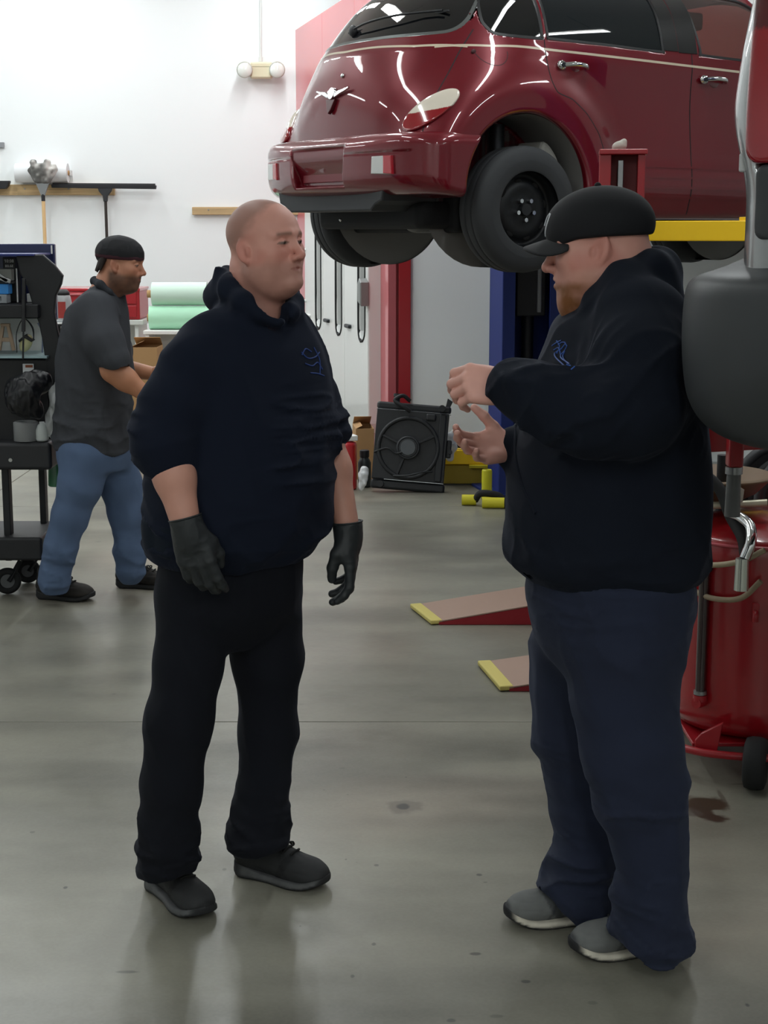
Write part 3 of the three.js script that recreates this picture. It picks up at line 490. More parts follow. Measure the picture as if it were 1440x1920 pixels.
  part('window_trim', band([...REARWIN, REARWIN[0]].map(([z, y]) => [z, y, 'r', 0]), .02, .002, 140), std(0x8b9090, .25, .8), shells.tailgate);
  part('door_pillar', [band([[1.755, 1.157], [1.755, 1.34], [1.735, 1.5]], .12, .0035, 30), band([[1.88, 1.152], [1.88, 1.34], [1.87, 1.5]], .15, .003, 30)], phys(0x16171b, .2, { clearcoat: 1 }), car, 'black pillar');
  // wiper, badge, latch on the tailgate
  const wp = (z, y, e) => { const p = rearAt(z, y), n = carN(p); return p.addScaledVector(n, e); };
  const wiper = part('wiper', [tube([wp(-.02, 1.235, .02), wp(.1, 1.25, .03), wp(.28, 1.27, .03), wp(.5, 1.285, .022)], .006, 20), bar(wp(-.06, 1.225, .012), wp(.52, 1.29, .012), .012, .01, .002)], M.black, shells.tailgate); part('wiper_hub', ball(.03, ...wp(-.03, 1.235, .01).toArray(), .7, 1, 1), M.black, wiper);
  { const c = wp(.01, .91, .006), b = new THREE.Group(); const n = carN(c), ex = V(0, 1, 0).cross(n).normalize(), q = new THREE.Quaternion().setFromRotationMatrix(new THREE.Matrix4().makeBasis(ex, n.clone().cross(ex), n));
    const wing = extr([[.028, -.006], [.06, .012], [.11, .018], [.155, .026], [.16, .018], [.12, .004], [.085, -.004], [.05, -.018], [.03, -.022]], .012, .003), w2 = wing.clone().rotateY(Math.PI);
    const geos = [cylZ(.03, .033, .016, 0, 0, .006), wing, w2.translate(0, 0, .012)].map((g2) => g2.applyQuaternion(q).translate(c.x, c.y, c.z)); part('badge', geos, M.chrome, shells.tailgate, 'winged chrome badge');
    part('latch', [extr([[-.045, 0], [.045, 0], [.02, -.055], [0, -.075], [-.02, -.055]], .02, .004).translate(0, -.03, -.01)].map((g2) => g2.applyQuaternion(q).translate(c.x, c.y, c.z)), std(0x4a0a14, .35), shells.tailgate);
    part('badge_stud', ball(.012, ...wp(.06, 1.0, .002).toArray()), M.chrome, shells.tailgate); }
  // handles
  for (const [x, y, p] of [[.955, 1.04, 'rear_door'], [1.955, 1.02, 'front_door']]) {
    const z = sideZ(x + .1, y), h = part('handle', [new THREE.SphereGeometry(.03, 20, 14).scale(1, .82, .55).translate(x + .03, y, z + .014), tube([[x + .03, y, z + .02], [x + .1, y + .006, z + .042], [x + .17, y + .002, z + .036], [x + .2, y - .004, z + .01]], .0125, 24)], M.chrome, shells[p]);
    part('handle_cup', ball(.05, x + .12, y - .008, sideZ(x + .12, y - .008) - .008, 1, .72, .22), phys(0x5a0a16, .3, { clearcoat: 1 }), h);
    part('keyhole', cylZ(.012, .012, .006, x + .03, y, z + .032, 16), M.darkSteel, h);
  }
  // tail lamps: clear above, red below
  for (const s of [1, -1]) {
    const p = V(.24, .795, 0); p.z = s * (Math.abs(sideZ(.24, .80)) - .01); const e = fEll([p.x, p.y, p.z], [.172, .06, .13], [0, s * -.45, .56]), f = (x, y, z) => smax(e(x, y, z), carBody(x, y, z) - .013, .014);
    const col = (x, y, z) => { const t = (y - p.y) * .9 - (x - p.x) * .22; return t > .0 ? lin(0xd8cfc0) : lin(0x8a0716); };
    part('tail_lamp', surf(f, [p.x - .2, p.y - .2, p.z - .2], [p.x + .2, p.y + .2, p.z + .2], .005, { color: col }), phys(0xffffff, .12, { vertexColors: true, clearcoat: 1, clearcoatRoughness: .03 }), car);
  }
}
{ // bumper
  const f = (X, Y, Z) => {
    const z = Math.abs(Z), back = .0 + .13 * Math.pow(z / .8, 2.6), side = .852 - .12 * Math.pow(Math.max(0, .36 - X) / .36, 2.4), drop = .43 - .0 * z;
    let d = smax((back - X) * .9, (z - side) * .9, .13); d = smax(d, Y - .69 + .02 * sstep(.1, 0, X), .07); d = smax(d, 0.385 - .02 * sstep(.2, .45, X) - Y, .05 + .07 * sstep(.3, .1, X)); d = smax(d, X - .55, .02);
    d = smax(d, -(hyp2(X - ARCH[0], Y - .405) - .387), .015);
    d = smax(d, -Math.max(X - .022 - .05 * sstep(.6, .45, Y), Math.abs(Z + .02) - .25 - .1 * (Y - .45), .44 - Y, Y - .632), .014);
    d = Math.max(d, -Math.max(Math.abs(X - back - .0) - .014, Math.abs(Y - .595 + .0) - .003)); return d;
  };
  const b = part('bumper', surf(f, [-.06, .36, -.93], [.6, .74, .93], .0105, { slack: 1.5 }), paint, car);
  for (const s of [1, -1]) { const z = s * .55, g = [extr([[-.075, -.04], [.075, -.045], [.07, .045], [-.07, .045]], .02, .004).rotateY(-Math.PI / 2 + s * .17).translate(.062, .53, z)]; part('reverse_lamp', g, phys(0xc9cac8, .15, { clearcoat: 1 }), b); part('lamp_edge', extr([[.02, -.04], [.082, -.045], [.077, .045], [.02, .045]], .022, .004).rotateY(-Math.PI / 2 + s * .17).translate(.058, .53, z), phys(0xb11e2e, .2, { clearcoat: 1 }), b); }
  part('plate_pocket', box(.02, .12, .44, .068, .52, -.02, .006), phys(0x6b0f1d, .4), b);
  // scuffed corner
  part('valance', [extr([[-.56, .43], [.52, .43], [.5, .36], [.44, .34], [.4, .31], [-.42, .31], [-.48, .34], [-.54, .36]], .34, .01).rotateY(-Math.PI / 2).translate(.42, 0, 0)], M.darkPlastic, car);
  part('underbody', [box(3.2, .2, 1.1, 2.1, .3, 0, .03), box(.9, .14, 1.0, .75, .29, 0, .04)], std(0x17181b, .85), car);
  part('axle_beam', [rod([.78, .30, -.62], [.78, .30, .62], .045), rod([1.35, .3, -.5], [.78, .3, -.6], .035), rod([1.35, .3, .5], [.78, .3, .6], .035)], M.darkSteel, car);
  part('exhaust', [rod([.35, .29, .2], [2.2, .27, .15], .025), new THREE.CapsuleGeometry(.085, .35, 6, 20).rotateZ(Math.PI / 2).translate(.62, .285, .28)], std(0x6b6c6c, .5, .7), car);
  for (const q of [[.014, .4, .305, .42], [.012, .52, .285, .5], [.01, .3, .27, -.25]]) part('hanger_bolt', ball(...q), M.chrome, car);
  for (const s of [1, -1]) for (const cx of [ARCH[0], 3.36]) {
    const q = new THREE.CylinderGeometry(.384, .384, .38, 48, 1, true, 0, Math.PI).rotateX(Math.PI / 2).rotateZ(0).translate(cx, .405, s * .62);
    part('wheel_liner', [q, new THREE.CircleGeometry(.384, 40).translate(cx, .405, s * .44)], new THREE.MeshStandardMaterial({ color: 0x7b7a78, roughness: .95, side: THREE.DoubleSide }), car);
    if (s > 0 && cx < 1) part('splash_shield', extr([[-.0, 0], [.12, .0], [.16, .2], [.1, .38], [.0, .42]], .22, .02, true).rotateY(0).translate(cx + .19, .22, .48), std(0xb0aea8, .95), car);
  }
  for (const q of [1, -1]) part('strut', rod([.75, .34, .56 * q], [.78, .75, .52 * q], .04), M.darkSteel, car);
}
{ // wheels
  const tyre = std(0x2e3033, .75), rim = std(0x17181b, .42, .3), makeWheel = (x, z, s) => {
    const w = new THREE.Group(); w.name = 'wheel'; w.position.set(x, RW[1], z); w.rotation.y = s > 0 ? 0 : Math.PI; car.add(w);
    part('tyre', lathe([[.19, -.1], [.2, -.105], [.24, -.108], [.28, -.1], [.303, -.088], [.314, -.07], [.317, -.05], [.317, -.032], [.311, -.03], [.311, -.022], [.317, -.02], [.317, .02], [.311, .022], [.311, .03], [.317, .032], [.317, .05], [.314, .07], [.303, .088], [.28, .1], [.25, .107], [.243, .105], [.24, .108], [.2, .105], [.19, .1]], 72).rotateX(Math.PI / 2), tyre, w);
    const dish = lathe([[.196, .1], [.196, .085], [.186, .075], [.182, .03], [.165, .02], [.15, .035], [.128, .05], [.1, .052], [.085, .045], [.07, .05], [.0, .05]], 64).rotateX(Math.PI / 2);
    part('rim', [dish, new THREE.CylinderGeometry(.186, .186, .18, 48, 1, true).rotateX(Math.PI / 2)], new THREE.MeshStandardMaterial({ color: 0x15171a, roughness: .45, metalness: .3, side: THREE.DoubleSide }), w);
    for (let i = 0; i < 8; i++) { const a = i / 8 * 6.283 + .2; part('vent_hole', new THREE.SphereGeometry(.02, 14, 10).scale(1.15, .8, .3).rotateZ(a + 1.57).translate(Math.cos(a) * .142, Math.sin(a) * .142, .038), std(0x050506, .9), w); }
    for (let i = 0; i < 5; i++) { const a = i / 5 * 6.283 + .94; part('lug_nut', cylZ(.0115, .013, .03, Math.cos(a) * .052, Math.sin(a) * .052, .06, 6), M.chrome, w); }
    part('hub_cap', cylZ(.03, .034, .03, 0, 0, .06, 28), std(0x2a2c2f, .5, .4), w); part('valve', rod([.16, -.04, .05], [.17, -.045, .085], .005), M.steel, w);
    return w;
  };
  makeWheel(RW[0], .745, 1); makeWheel(RW[0], -.745, -1); makeWheel(FW[0], .745, 1); makeWheel(FW[0], -.745, -1);
}
{ // seats and what shows through the front window
  const cloth = std(0x1a1b1f, .9);
  for (const [x, z] of [[1.35, .34], [1.35, -.34], [2.2, .36], [2.2, -.36]]) { const s = part('seat', [box(.5, .16, .5, x, .62, z, .06), box(.14, .62, .5, 0, .31, 0, .06).rotateZ(.22).translate(x - .22, .66, z)], cloth, car); part('headrest', box(.1, .2, .26, x - .4, 1.37, z, .045), cloth, s); }
  part('dashboard', box(.5, .3, 1.3, 2.95, .9, 0, .1), std(0x2b2522, .8), car);
  part('sun_visor', box(.22, .1, .3, 2.38, 1.415, .1, .02), std(0x222126, .8), car); part('air_freshener', extr([[-.03, -.09], [.03, -.09], [.045, -.03], [.04, .05], [.0, .085], [-.04, .05], [-.045, -.03]], .008, .002).rotateY(.55).translate(2.40, 1.27, .12), std(0x6fae90, .7), car);
  part('cord', rod([2.40, 1.35, .12], [2.39, 1.4, .1], .002), M.black, car);
  part('mirror', box(.12, .12, .2, 2.75, 1.14, .86, .04), paint, car);
}
// ---------------------------------------------------------------- the two-post lift that carries it
{
  const c = at(985, 700, 10.35), t = thing('lift_post', 'blue steel lift post standing against the wall behind the car', 'lift post', [c.x, 0, -10.35], CARTURN - .35);
  const H = 3.4, blue2 = phys(0x10286c, .5);
  part('channel_back', box(.42, H, .02, 0, H / 2, -.14, .003), blue2, t);
  for (const s of [-1, 1]) part('channel_side', box(.02, H, .28, s * .2, H / 2, 0, .003), M.blue, t);
  for (const s of [-1, 1]) part('channel_lip', box(s < 0 ? .085 : .1, H, .015, s * .165, H / 2, .135, .003), M.blue, t);
  part('cylinder', cyl(.04, .04, 2.2, .02, 1.3, -.03), std(0x1b1c24, .5, .4), t); part('piston_rod', cyl(.016, .016, 1.5, .055, 1.95, .1), std(0x77787c, .4, .6), t);
  part('carriage', [box(.2, .75, .2, .0, 1.55, .0, .01)], std(0x17171f, .6), t); part('base_plate', box(.6, .02, .5, 0, .01, .02, .004), blue2, t);
  const g = at(935, 930, 10.1), q = part('base_box', box(.12, .42, .12, -.2, .21, .2, .012), M.blue, t);
  const post2 = copy(t, 'second blue lift post, with yellow arm reaching under the red car sill', [2.75, 0, -7.6], CARTURN + Math.PI);
  const arm = new THREE.Group(); arm.name = 'lift_arm'; post2.add(arm); post2.updateMatrixWorld(true); arm.applyMatrix4(post2.matrixWorld.clone().invert());
  const A = at(1150, 433, 8.48), B = V(2.66, A.y, -7.74); part('beam', bar([A.x, A.y, A.z], [B.x, B.y, B.z], .1, .105, .006), M.yellow, arm); const U = (s, dy = 0) => A.clone().lerp(B, s).add(V(0, dy, 0));
  part('pad', [cyl(.055, .06, .012, A.x + .03, A.y + .054, A.z - .03)], M.rubber, arm);
  part('brace', bar(U(.43, .06).toArray(), U(.52, .065).toArray(), .06, .02), M.yellow, arm); part('brace', bar(U(.46, .062).toArray(), U(.78, .2).toArray(), .05, .022), M.yellow, arm); part('brace_web', extr([[0, .05], [.46, .05], [.46, .18]], .03, .002).rotateY(Math.atan2(-(B.z - A.z), B.x - A.x)).translate(...U(.5).toArray()), std(0x4a3512, .6), arm);
  const p = at(865, 905, 10.55), e = thing('yellow_beam', 'low yellow steel beam on the floor against the wall', 'beam', [p.x, 0, -10.6]);
  part('upper_rail', box(.44, .1, .16, .03, .2, .02, .006), M.yellow, e); part('lower_rail', box(.42, .13, .12, .03, .075, 0, .006), std(0xb39a2e, .55), e); part('lip', box(.14, .02, .06, .12, .14, .11, .003), std(0xd2c020, .5), e);
  const br = at(873, 886, 10.42); const tl = thing('brush', 'dark brush lying on the yellow beam', 'brush', [br.x, .268, -10.56]); part('handle', rod([-.11, 0, 0], [.0, .0, .01], .008, .012), M.black, tl); part('ferrule', box(.06, .02, .03, .03, 0, .01, .004), std(0x2a1d18, .5), tl); part('bristles', box(.06, .018, .034, .09, 0, .012, .003), std(0x3b2518, .9), tl); part('scraper', extr([[-.08, 0], [-.03, -.02], [.0, .0], [-.03, .02]], .006, .001).rotateX(-1.57).translate(-.02, .012, .03), M.darkSteel, tl);
  const q2 = onFloor(909, 928); single('yellow_tube', [lathe([[0, 0], [.032, 0], [.034, .01], [.034, .19], [.03, .2], [.024, .2], [.024, .19]], 24)], std(0xc9c322, .5), 'yellow green tube standing by the blue post', 'tube', [q2.x, 0, -9.95]);
  const y1 = onFloor(908, 952), yb = thing('yellow_dumbbell_pad', 'yellow padded bar with black strap lying on the floor by the blue post', 'pad', [y1.x, .035, y1.z - .02], -.12);
  part('sleeve', cylX(.034, .034, .14, .06, 0, .03, 24), std(0xd9cf2b, .55), yb); part('sleeve', cylX(.034, .034, .09, -.1, .0, -.06, 24), std(0xd9cf2b, .55), yb);
  part('end_cap', cylX(.034, .02, .06, .16, 0, .03, 20), M.black, yb); part('strap', tube([[-.06, .0, -.05], [-.03, .045, -.03], [.03, .05, -.02], [.1, .03, -.03], [.13, -.02, -.04]], .022, 30), M.rubber, yb);
}
{ // red lift with its column behind the capped man and two low arms on the floor
  const c = at(1164, 400, 6.2), base = thing('red_lift_column', 'red steel column with open channel and screw behind the capped man', 'lift column', [c.x, 0, -6.2], -.12), H = at(1164, 291, 6.2).y;
  part('flange', box(.045, H, .12, -.066, H / 2, .0, .003), M.red, base); part('flange', box(.028, H, .12, .073, H / 2, 0, .003), M.red, base); part('web', box(.16, H, .012, 0, H / 2, -.055, .002), phys(0x7d0f18, .5), base);
  part('top_plate', box(.185, .02, .15, .002, H + .01, 0, .004), M.red, base); part('screw', cyl(.011, .011, H - .1, -.008, H / 2, .0), std(0x55565a, .4, .7), base); part('screw_nut', [box(.022, .2, .03, -.006, H - .12, .02, .003), ball(.01, -.03, H - .16, .03)], M.steel, base);
  part('base_plate', box(.5, .03, .6, .03, .016, .0, .004), M.red, base);
  const kn = new Field(.01); kn.add(fEll([0, .015, 0], [.026, .02, .02])).add(fSph([.015, .032, 0], .012)).add(fSph([-.018, .01, .005], .014)); single('rag_lump', surf(kn.fn(), [-.06, -.02, -.05], [.06, .08, .05], .005), std(0xb8b2aa, .9), 'small pale lump of rag on top of the red column', 'rag', [c.x - .01, H + .02, -6.2]);
  const ramp = (pa, pb, rise, run, label) => { // from the far end of the taped lip to its near end
    const a = onFloor(...pa), b = onFloor(...pb), t = thing('lift_ramp', label, 'ramp', [b.x, 0, b.z], 0), dx = a.x - b.x, dz = a.z - b.z, top = phys(0xa57a68, .5), g = new THREE.BufferGeometry(), h0 = .012;
    const P = [[0, h0, 0], [run, rise, .0], [run + dx * .6, rise, dz], [dx, h0, dz], [0, .002, 0], [run, .002, 0], [run + dx * .6, .002, dz], [dx, .002, dz]], F = [[0, 1, 2, 3], [4, 5, 1, 0], [7, 3, 2, 6], [5, 6, 2, 1], [4, 0, 3, 7], [4, 7, 6, 5]];
    const mk = (faces) => { const pos = []; for (const f of faces) { const [i, j, k, l] = f.map((n) => P[n]); pos.push(...i, ...j, ...k, ...i, ...k, ...l); } const q = new THREE.BufferGeometry(); q.setAttribute('position', new THREE.Float32BufferAttribute(pos, 3)); q.computeVertexNormals(); return q; };
    part('side_skirt', mk(F.slice(1)), phys(0x8a1220, .5), t);
    const pl = P.slice(0, 4).map((p) => [p[0], p[1] + .0015, p[2]]), q = new THREE.BufferGeometry(); const lift = pl.map((p) => [p[0], p[1] + .005, p[2]]), pos = []; const fc = (i, j, k, l) => pos.push(...i, ...j, ...k, ...i, ...k, ...l); fc(lift[0], lift[1], lift[2], lift[3]); for (let i = 0; i < 4; i++) { const n = (i + 1) % 4; fc(pl[i], pl[n], lift[n], lift[i]); } q.setAttribute('position', new THREE.Float32BufferAttribute(pos, 3)); q.computeVertexNormals(); part('top_plate', q, std(0x9a8072, .55), t, 'worn pinkish plate');
    const L = hyp2(dx, dz); part('taped_lip', box(L, .02, .055, L / 2, .014, -.01, .006).rotateY(Math.atan2(-dz, dx)), std(0xc4b668, .7), t, 'yellow taped lip');
    return t;
  };
  ramp([783, 1140], [823, 1172], .15, .78, 'low red ramp with yellow taped lip, the farther of two');
  ramp([912, 1248], [955, 1297], .09, .5, 'low red ramp with yellow taped lip, the nearer of two');
}
// ---------------------------------------------------------------- silver vehicle raised at the right, its left rear corner in view
{
  const turn = 63 * Math.PI / 180, F = V(Math.cos(turn), 0, -Math.sin(turn)), R = V(Math.sin(turn), 0, Math.cos(turn)), corner = at(1258, 640, 2.95);
  const O = corner.clone().addScaledVector(R, .90).addScaledVector(F, -.17); O.y = .85;
  const suv = thing('silver_vehicle', 'silver vehicle with grey bumper raised at right, cut by the frame', 'car', O, turn);
  const silver = phys(0x9c9fa0, .3, { metalness: .6, clearcoat: 1, clearcoatRoughness: .05 }), grey = std(0x35383b, .5);
  // X forward from the rear bumper, Y up from the tyre bottoms, Z to its right
  const bodyF = (X, Y, Z) => { const z = Math.abs(Z), w = .845 - .035 * sstep(1.12, .92, Y) - .16 * Math.pow(Math.max(0, Y - 1.05) / .75, 1.6); let d = smax((z - w) * .95, (.2 + .06 * z * z + .12 * Math.pow(Math.max(0, Y - 1.0), 1.5) - X) * .95, .12); d = smax(d, Y - 1.78 + .05 * z * z, .14); d = smax(d, .55 - Y, .08); d = smax(d, X - 2.6, .1); d = smax(d, -Math.max(hyp2(X - 1.1, Y - .5) - .44, .5 - z), .03);
    d = Math.max(d, -Math.max(Math.abs(z - .665) - .1, Math.abs(Y - 1.16) - .175, X - .33)); return d; };
  part('body_shell', surf(bodyF, [.0, .5, -.95], [2.7, 1.85, .95], .0165, { slack: 1.5 }), silver, suv);
  const bump = (X, Y, Z) => { const z = Math.abs(Z), bulge = .05 * Math.cos(clamp((Y - .68) / .28, -1, 1) * 1.5), side = z - (.90 + bulge), back = .09 - bulge + .22 * Math.pow(z / .9, 3.2) - X; let d = smax(side * .95, back * .9, .14); const inset = -d; d = smax(d, Y - .785 - .085 * sstep(.0, .22, inset), .035); d = smax(d, .45 - Y + .16 * sstep(.25, .0, X), .12); return smax(d, X - .62, .03); };
  part('bumper', surf(bump, [-.05, .36, -1.05], [.7, 1.0, 1.05], .013, { slack: 1.5 }), grey, suv);
  const bodyF0 = (X, Y, Z) => { const z = Math.abs(Z), w = .845 - .035 * sstep(1.12, .92, Y) - .16 * Math.pow(Math.max(0, Y - 1.05) / .75, 1.6); return smax((z - w) * .95, (.2 + .06 * z * z + .12 * Math.pow(Math.max(0, Y - 1.0), 1.5) - X) * .95, .12); };
  const panelBox = fBox([.3, .925, .55], [.2, .07, .222], .02), lampBox = fBox([.28, 1.165, .675], [.085, .17, .12], .03);
  for (const s of [-1, 1]) {
    const lampF = (X, Y, Z) => { const z = Z * s; let d = lampBox(X, Y, z); return smax(d, bodyF0(X, Y, Z) - .012, .01); };
    const l = part('tail_lamp', surf(lampF, [.1, .95, s > 0 ? .5 : -.95], [.45, 1.4, s > 0 ? .95 : -.5], .008, { color: (x, y) => y > 1.3 ? lin(0xd8d8d8) : y > 1.24 ? lin(0x5c0c18) : lin(0x9a1020) }), phys(0xffffff, .15, { vertexColors: true, clearcoat: 1, clearcoatRoughness: .03 }), suv);
    part('lamp_surround', box(.1, .03, .16, .275, .985, s * .66, .008), M.blackGloss, suv); part('step_panel', surf((X, Y, Z) => smax(panelBox(X, Y, Z * s), bodyF0(X, Y, Z) - .008, .008), [.1, .82, s > 0 ? .25 : -.9], [.55, 1.03, s > 0 ? .9 : -.25], .009), grey, suv);
    const ls = (px, py, d) => { const p = at(px, py, d).sub(O); return V(p.dot(F), p.y, s * -1 * p.dot(R) * -1); };
    if (s < 0) part('trim_strip', tube([ls(1402, 300, 3.0), ls(1410, 350, 2.99), ls(1420, 400, 2.98), ls(1426, 436, 2.96), ls(1414, 466, 2.94), ls(1386, 490, 2.93)], .011, 30), silver, suv);
    part('trim_clip', box(.02, .035, .03, .3, 1.0, s * .8, .004), std(0xb8babb, .4), suv);
    const wh = part('wheel', lathe([[.2, -.11], [.25, -.12], [.31, -.11], [.345, -.08], [.35, -.04], [.35, .04], [.345, .08], [.31, .11], [.25, .12], [.2, .11]], 56).rotateX(Math.PI / 2).translate(1.1, .5, s * .7), M.rubber, suv); part('rim', lathe([[.2, .1], [.19, .05], [.1, .07], [.06, .09], [0, .09]], 40).rotateX(Math.PI / 2).rotateY(s > 0 ? 0 : Math.PI).translate(1.1, .5, s * .7), M.steel, wh);
  }
  part('rear_window', box(.012, .42, 1.2, .335, 1.52, 0, .004).rotateZ(0), tintGlass, suv); part('underbody', box(2.1, .2, 1.2, 1.5, .64, 0, .05), std(0x151517, .9), suv); part('axle', rod([1.1, .5, -.66], [1.1, .5, .66], .05), M.darkSteel, suv); part('licence_recess', box(.02, .16, .4, .19, 1.02, 0, .01), M.black, suv);
  // red lift arm and its pad below the bumper
  const a = at(1372, 838, 4.3), arm = thing('red_lift_arm', 'red lift arm with grey pad post below the raised bumper', 'lift arm', [a.x, 0, a.z]);
  part('beam', [bar([-.1, a.y + .02, -.05], [.95, a.y + .02, -.42], .07, .08, .006)], M.red, arm); part('head', box(.042, .1, .05, .0, a.y - .0, .04, .008), M.red, arm);
  part('pad_post', cyl(.019, .022, .14, .0, a.y - .12, .04), std(0x6d6f70, .5, .3), arm); part('collar', cyl(.024, .024, .02, .0, a.y - .06, .04), M.steel, arm); part('adjuster', [ball(.014, -.07, a.y - .09, .03), ball(.014, -.075, a.y - .125, .03), rod([-.075, a.y - .2, .03], [-.07, a.y - .06, .03], .007)], M.steel, arm);
  const b = V(.9, 0, -.4), post = part('post', box(.3, 1.2, .3, .95, .6, -.42, .01), M.red, arm);
}
// ---------------------------------------------------------------- waste oil drain on wheels
{
  const c = V(1.235, 0, -4.98), t = thing('oil_drain_tank', 'red waste oil tank on wheels with dark sight tube', 'oil tank', c);
  const redTank = phys(0x9c101c, .3, { clearcoat: .7, clearcoatRoughness: .12 });
  const prof = [[0, .115], [.2, .118], [.255, .13], [.276, .165], [.282, .22], [.284, .5], [.282, .72], [.278, .755], [.262, .775], [.2, .805], [.12, .82], [.0, .825]];
  part('drum', lathe(prof, 64), redTank, t); part('rim_bead', new THREE.TorusGeometry(.28, .006, 8, 64).rotateX(Math.PI / 2).translate(0, .752, 0), phys(0xb8505a, .3), t);
  const A = (a, r, y) => [Math.sin(a) * r, y, Math.cos(a) * r];
  const st = part('sight_tube', rod(A(-.83, .3, .245), A(-.83, .3, .66), .0165), phys(0x2a1216, .2, { clearcoat: 1 }), t); part('fitting', [rod(A(-.83, .27, .235), A(-.83, .32, .235), .018), cyl(.022, .022, .02, ...A(-.83, .3, .25))], M.red, st); part('fitting', [rod(A(-.83, .27, .675), A(-.83, .32, .675), .018), ball(.022, ...A(-.83, .3, .68))], M.darkSteel, st); part('clamp_ring', cyl(.021, .021, .012, ...A(-.83, .3, .268)), M.steel, st);
  part('hose', [tube([A(-1.1, .3, .60), A(-.7, .31, .585), A(-.4, .32, .60), A(-.22, .33, .66)], .009, 30)], std(0x9a8a72, .6), t, 'beige hose'); part('hose', tube([A(-1.2, .3, .685), A(-.75, .31, .69), A(-.4, .33, .72), A(-.2, .34, .76)], .009, 30), std(0xa89a80, .6), t, 'beige hose');
  part('hook', [box(.02, .06, .02, ...A(-.26, .29, .55), .004), tube([A(-.26, .28, .56), A(-.26, .31, .545), A(-.26, .31, .525)], .009, 12)], M.red, t);
  // frame and wheels
  part('base_frame', [tube([A(-1.9, .33, .105), A(-1.2, .36, .1), A(-.75, .38, .1), A(-.35, .36, .1), A(.2, .36, .1), A(.9, .36, .1)], .013, 40), box(.5, .014, .5, 0, .108, 0, .004)], M.red, t);
  part('frame_gusset', extr([[0, 0], [.07, 0], [.085, .095], [.02, .055], [0, .03]], .02, .003).rotateY(-.3).translate(...A(-.76, .35, .1)), M.red, t);
  for (const [a, r, y] of [[-.2, .36, 0], [.2, .41, .03], [2.4, .33, 0], [-2.4, .33, 0]]) { const [x, , z] = A(a, r, 0), w = part('caster', [lathe([[.03, -.025], [.06, -.036], [.078, -.03], [.083, -.012], [.083, .012], [.078, .03], [.06, .036], [.03, .025]], 36).rotateX(Math.PI / 2).rotateY(1.25).translate(x, .083, z)], M.rubber, t); part('hub', cylZ(.03, .03, .058, 0, 0, 0, 20).rotateY(1.25).translate(x, .083, z), std(0x3a3a3d, .5), w); part('fork', [rod([x, .083, z], [x * .93, .12, z * .93], .012)], M.red, w); }
  // mast with bowl, black hose, spout
  part('mast', cyl(.02, .02, .2, -.12, .9, -.05), M.darkSteel, t); part('bowl', lathe([[.02, 0], [.06, .005], [.15, .05], [.2, .1], [.207, .102], [.2, .112], [.145, .062], [.06, .02], [0, .016]], 48).translate(-.16, .828, -.06), std(0x6a5238, .5), t, 'tan catch bowl');
  part('bowl_handle', rod([-.33, .85, .1], [-.02, .875, .15], .012), std(0xc9c4ae, .4, .4), t);
  part('black_hose', tube([[-.46, .98, .0], [-.28, .985, .08], [-.18, .93, .14], [-.145, .84, .2], [-.12, .78, .27], [-.115, .72, .3]], .019, 40), M.rubber, t); part('black_hose', tube([[-.42, .955, .02], [-.26, .965, .1], [-.16, .9, .16], [-.12, .82, .24], [-.1, .74, .29]], .012, 40), M.rubber, t);
  const sp = part('spout', tube([[-.15, .85, .2], [-.125, .845, .24], [-.105, .825, .29], [-.11, .785, .33], [-.128, .735, .335]], .017, 40), M.chrome, t); part('nozzle', cyl(.021, .023, .1, -.136, .685, .338, 8), std(0xcfd4cc, .25, .8), sp); part('wing_nut', [extr([[0, 0], [.05, .01], [.055, .05], [.02, .07], [.0, .05]], .02, .004).rotateY(.4).translate(-.155, .87, .17), cyl(.022, .022, .03, -.135, .85, .19)], std(0xb5b3a8, .4, .5), sp);
  const r = part('valve_body', [box(.09, .05, .07, .14, .9, .17, .008), extr([[-.06, -.09], [.03, -.02], [.07, -.02], [.06, .04], [-.02, .05], [-.08, .0]], .05, .006).translate(.13, .86, .12)], M.black, t); part('lever', rod([.1, .73, .28], [.1, .84, .2], .008), M.darkSteel, t);
  // hose reel behind the bowl
  const rr = thing('hose_reel', 'dark grey hose reel standing behind the red tank', 'hose reel', [1.47, 0, -5.54], .25);
  for (const q of [.09, -.09]) part('rim', new THREE.TorusGeometry(.165, .02, 12, 60).translate(0, 0.78, q), std(0x303236, .5), rr); for (const q of [.08, -.08]) part('disc', cylZ(.155, .155, .012, 0, 0.78, q, 48), std(0x26272a, .6), rr); part('hub', [cylZ(.065, .08, .24, 0, 0.78, 0, 36), cylZ(.04, .04, .3, 0, 0.78, 0, 24)], std(0x3b3d41, .5), rr);
  for (let i = 0; i < 3; i++) part('hose_wrap', new THREE.TorusGeometry(.115, .02, 10, 50).translate(0, 0.78, -.05 + .05 * i), M.rubber, rr); for (const s of [-1, 1]) part('stand_leg', [bar([-.2, 0, s * .15], [0, 0.78, s * .15], .04, .04), bar([.2, 0, s * .15], [0, 0.78, s * .15], .04, .04)], M.darkSteel, rr);
}
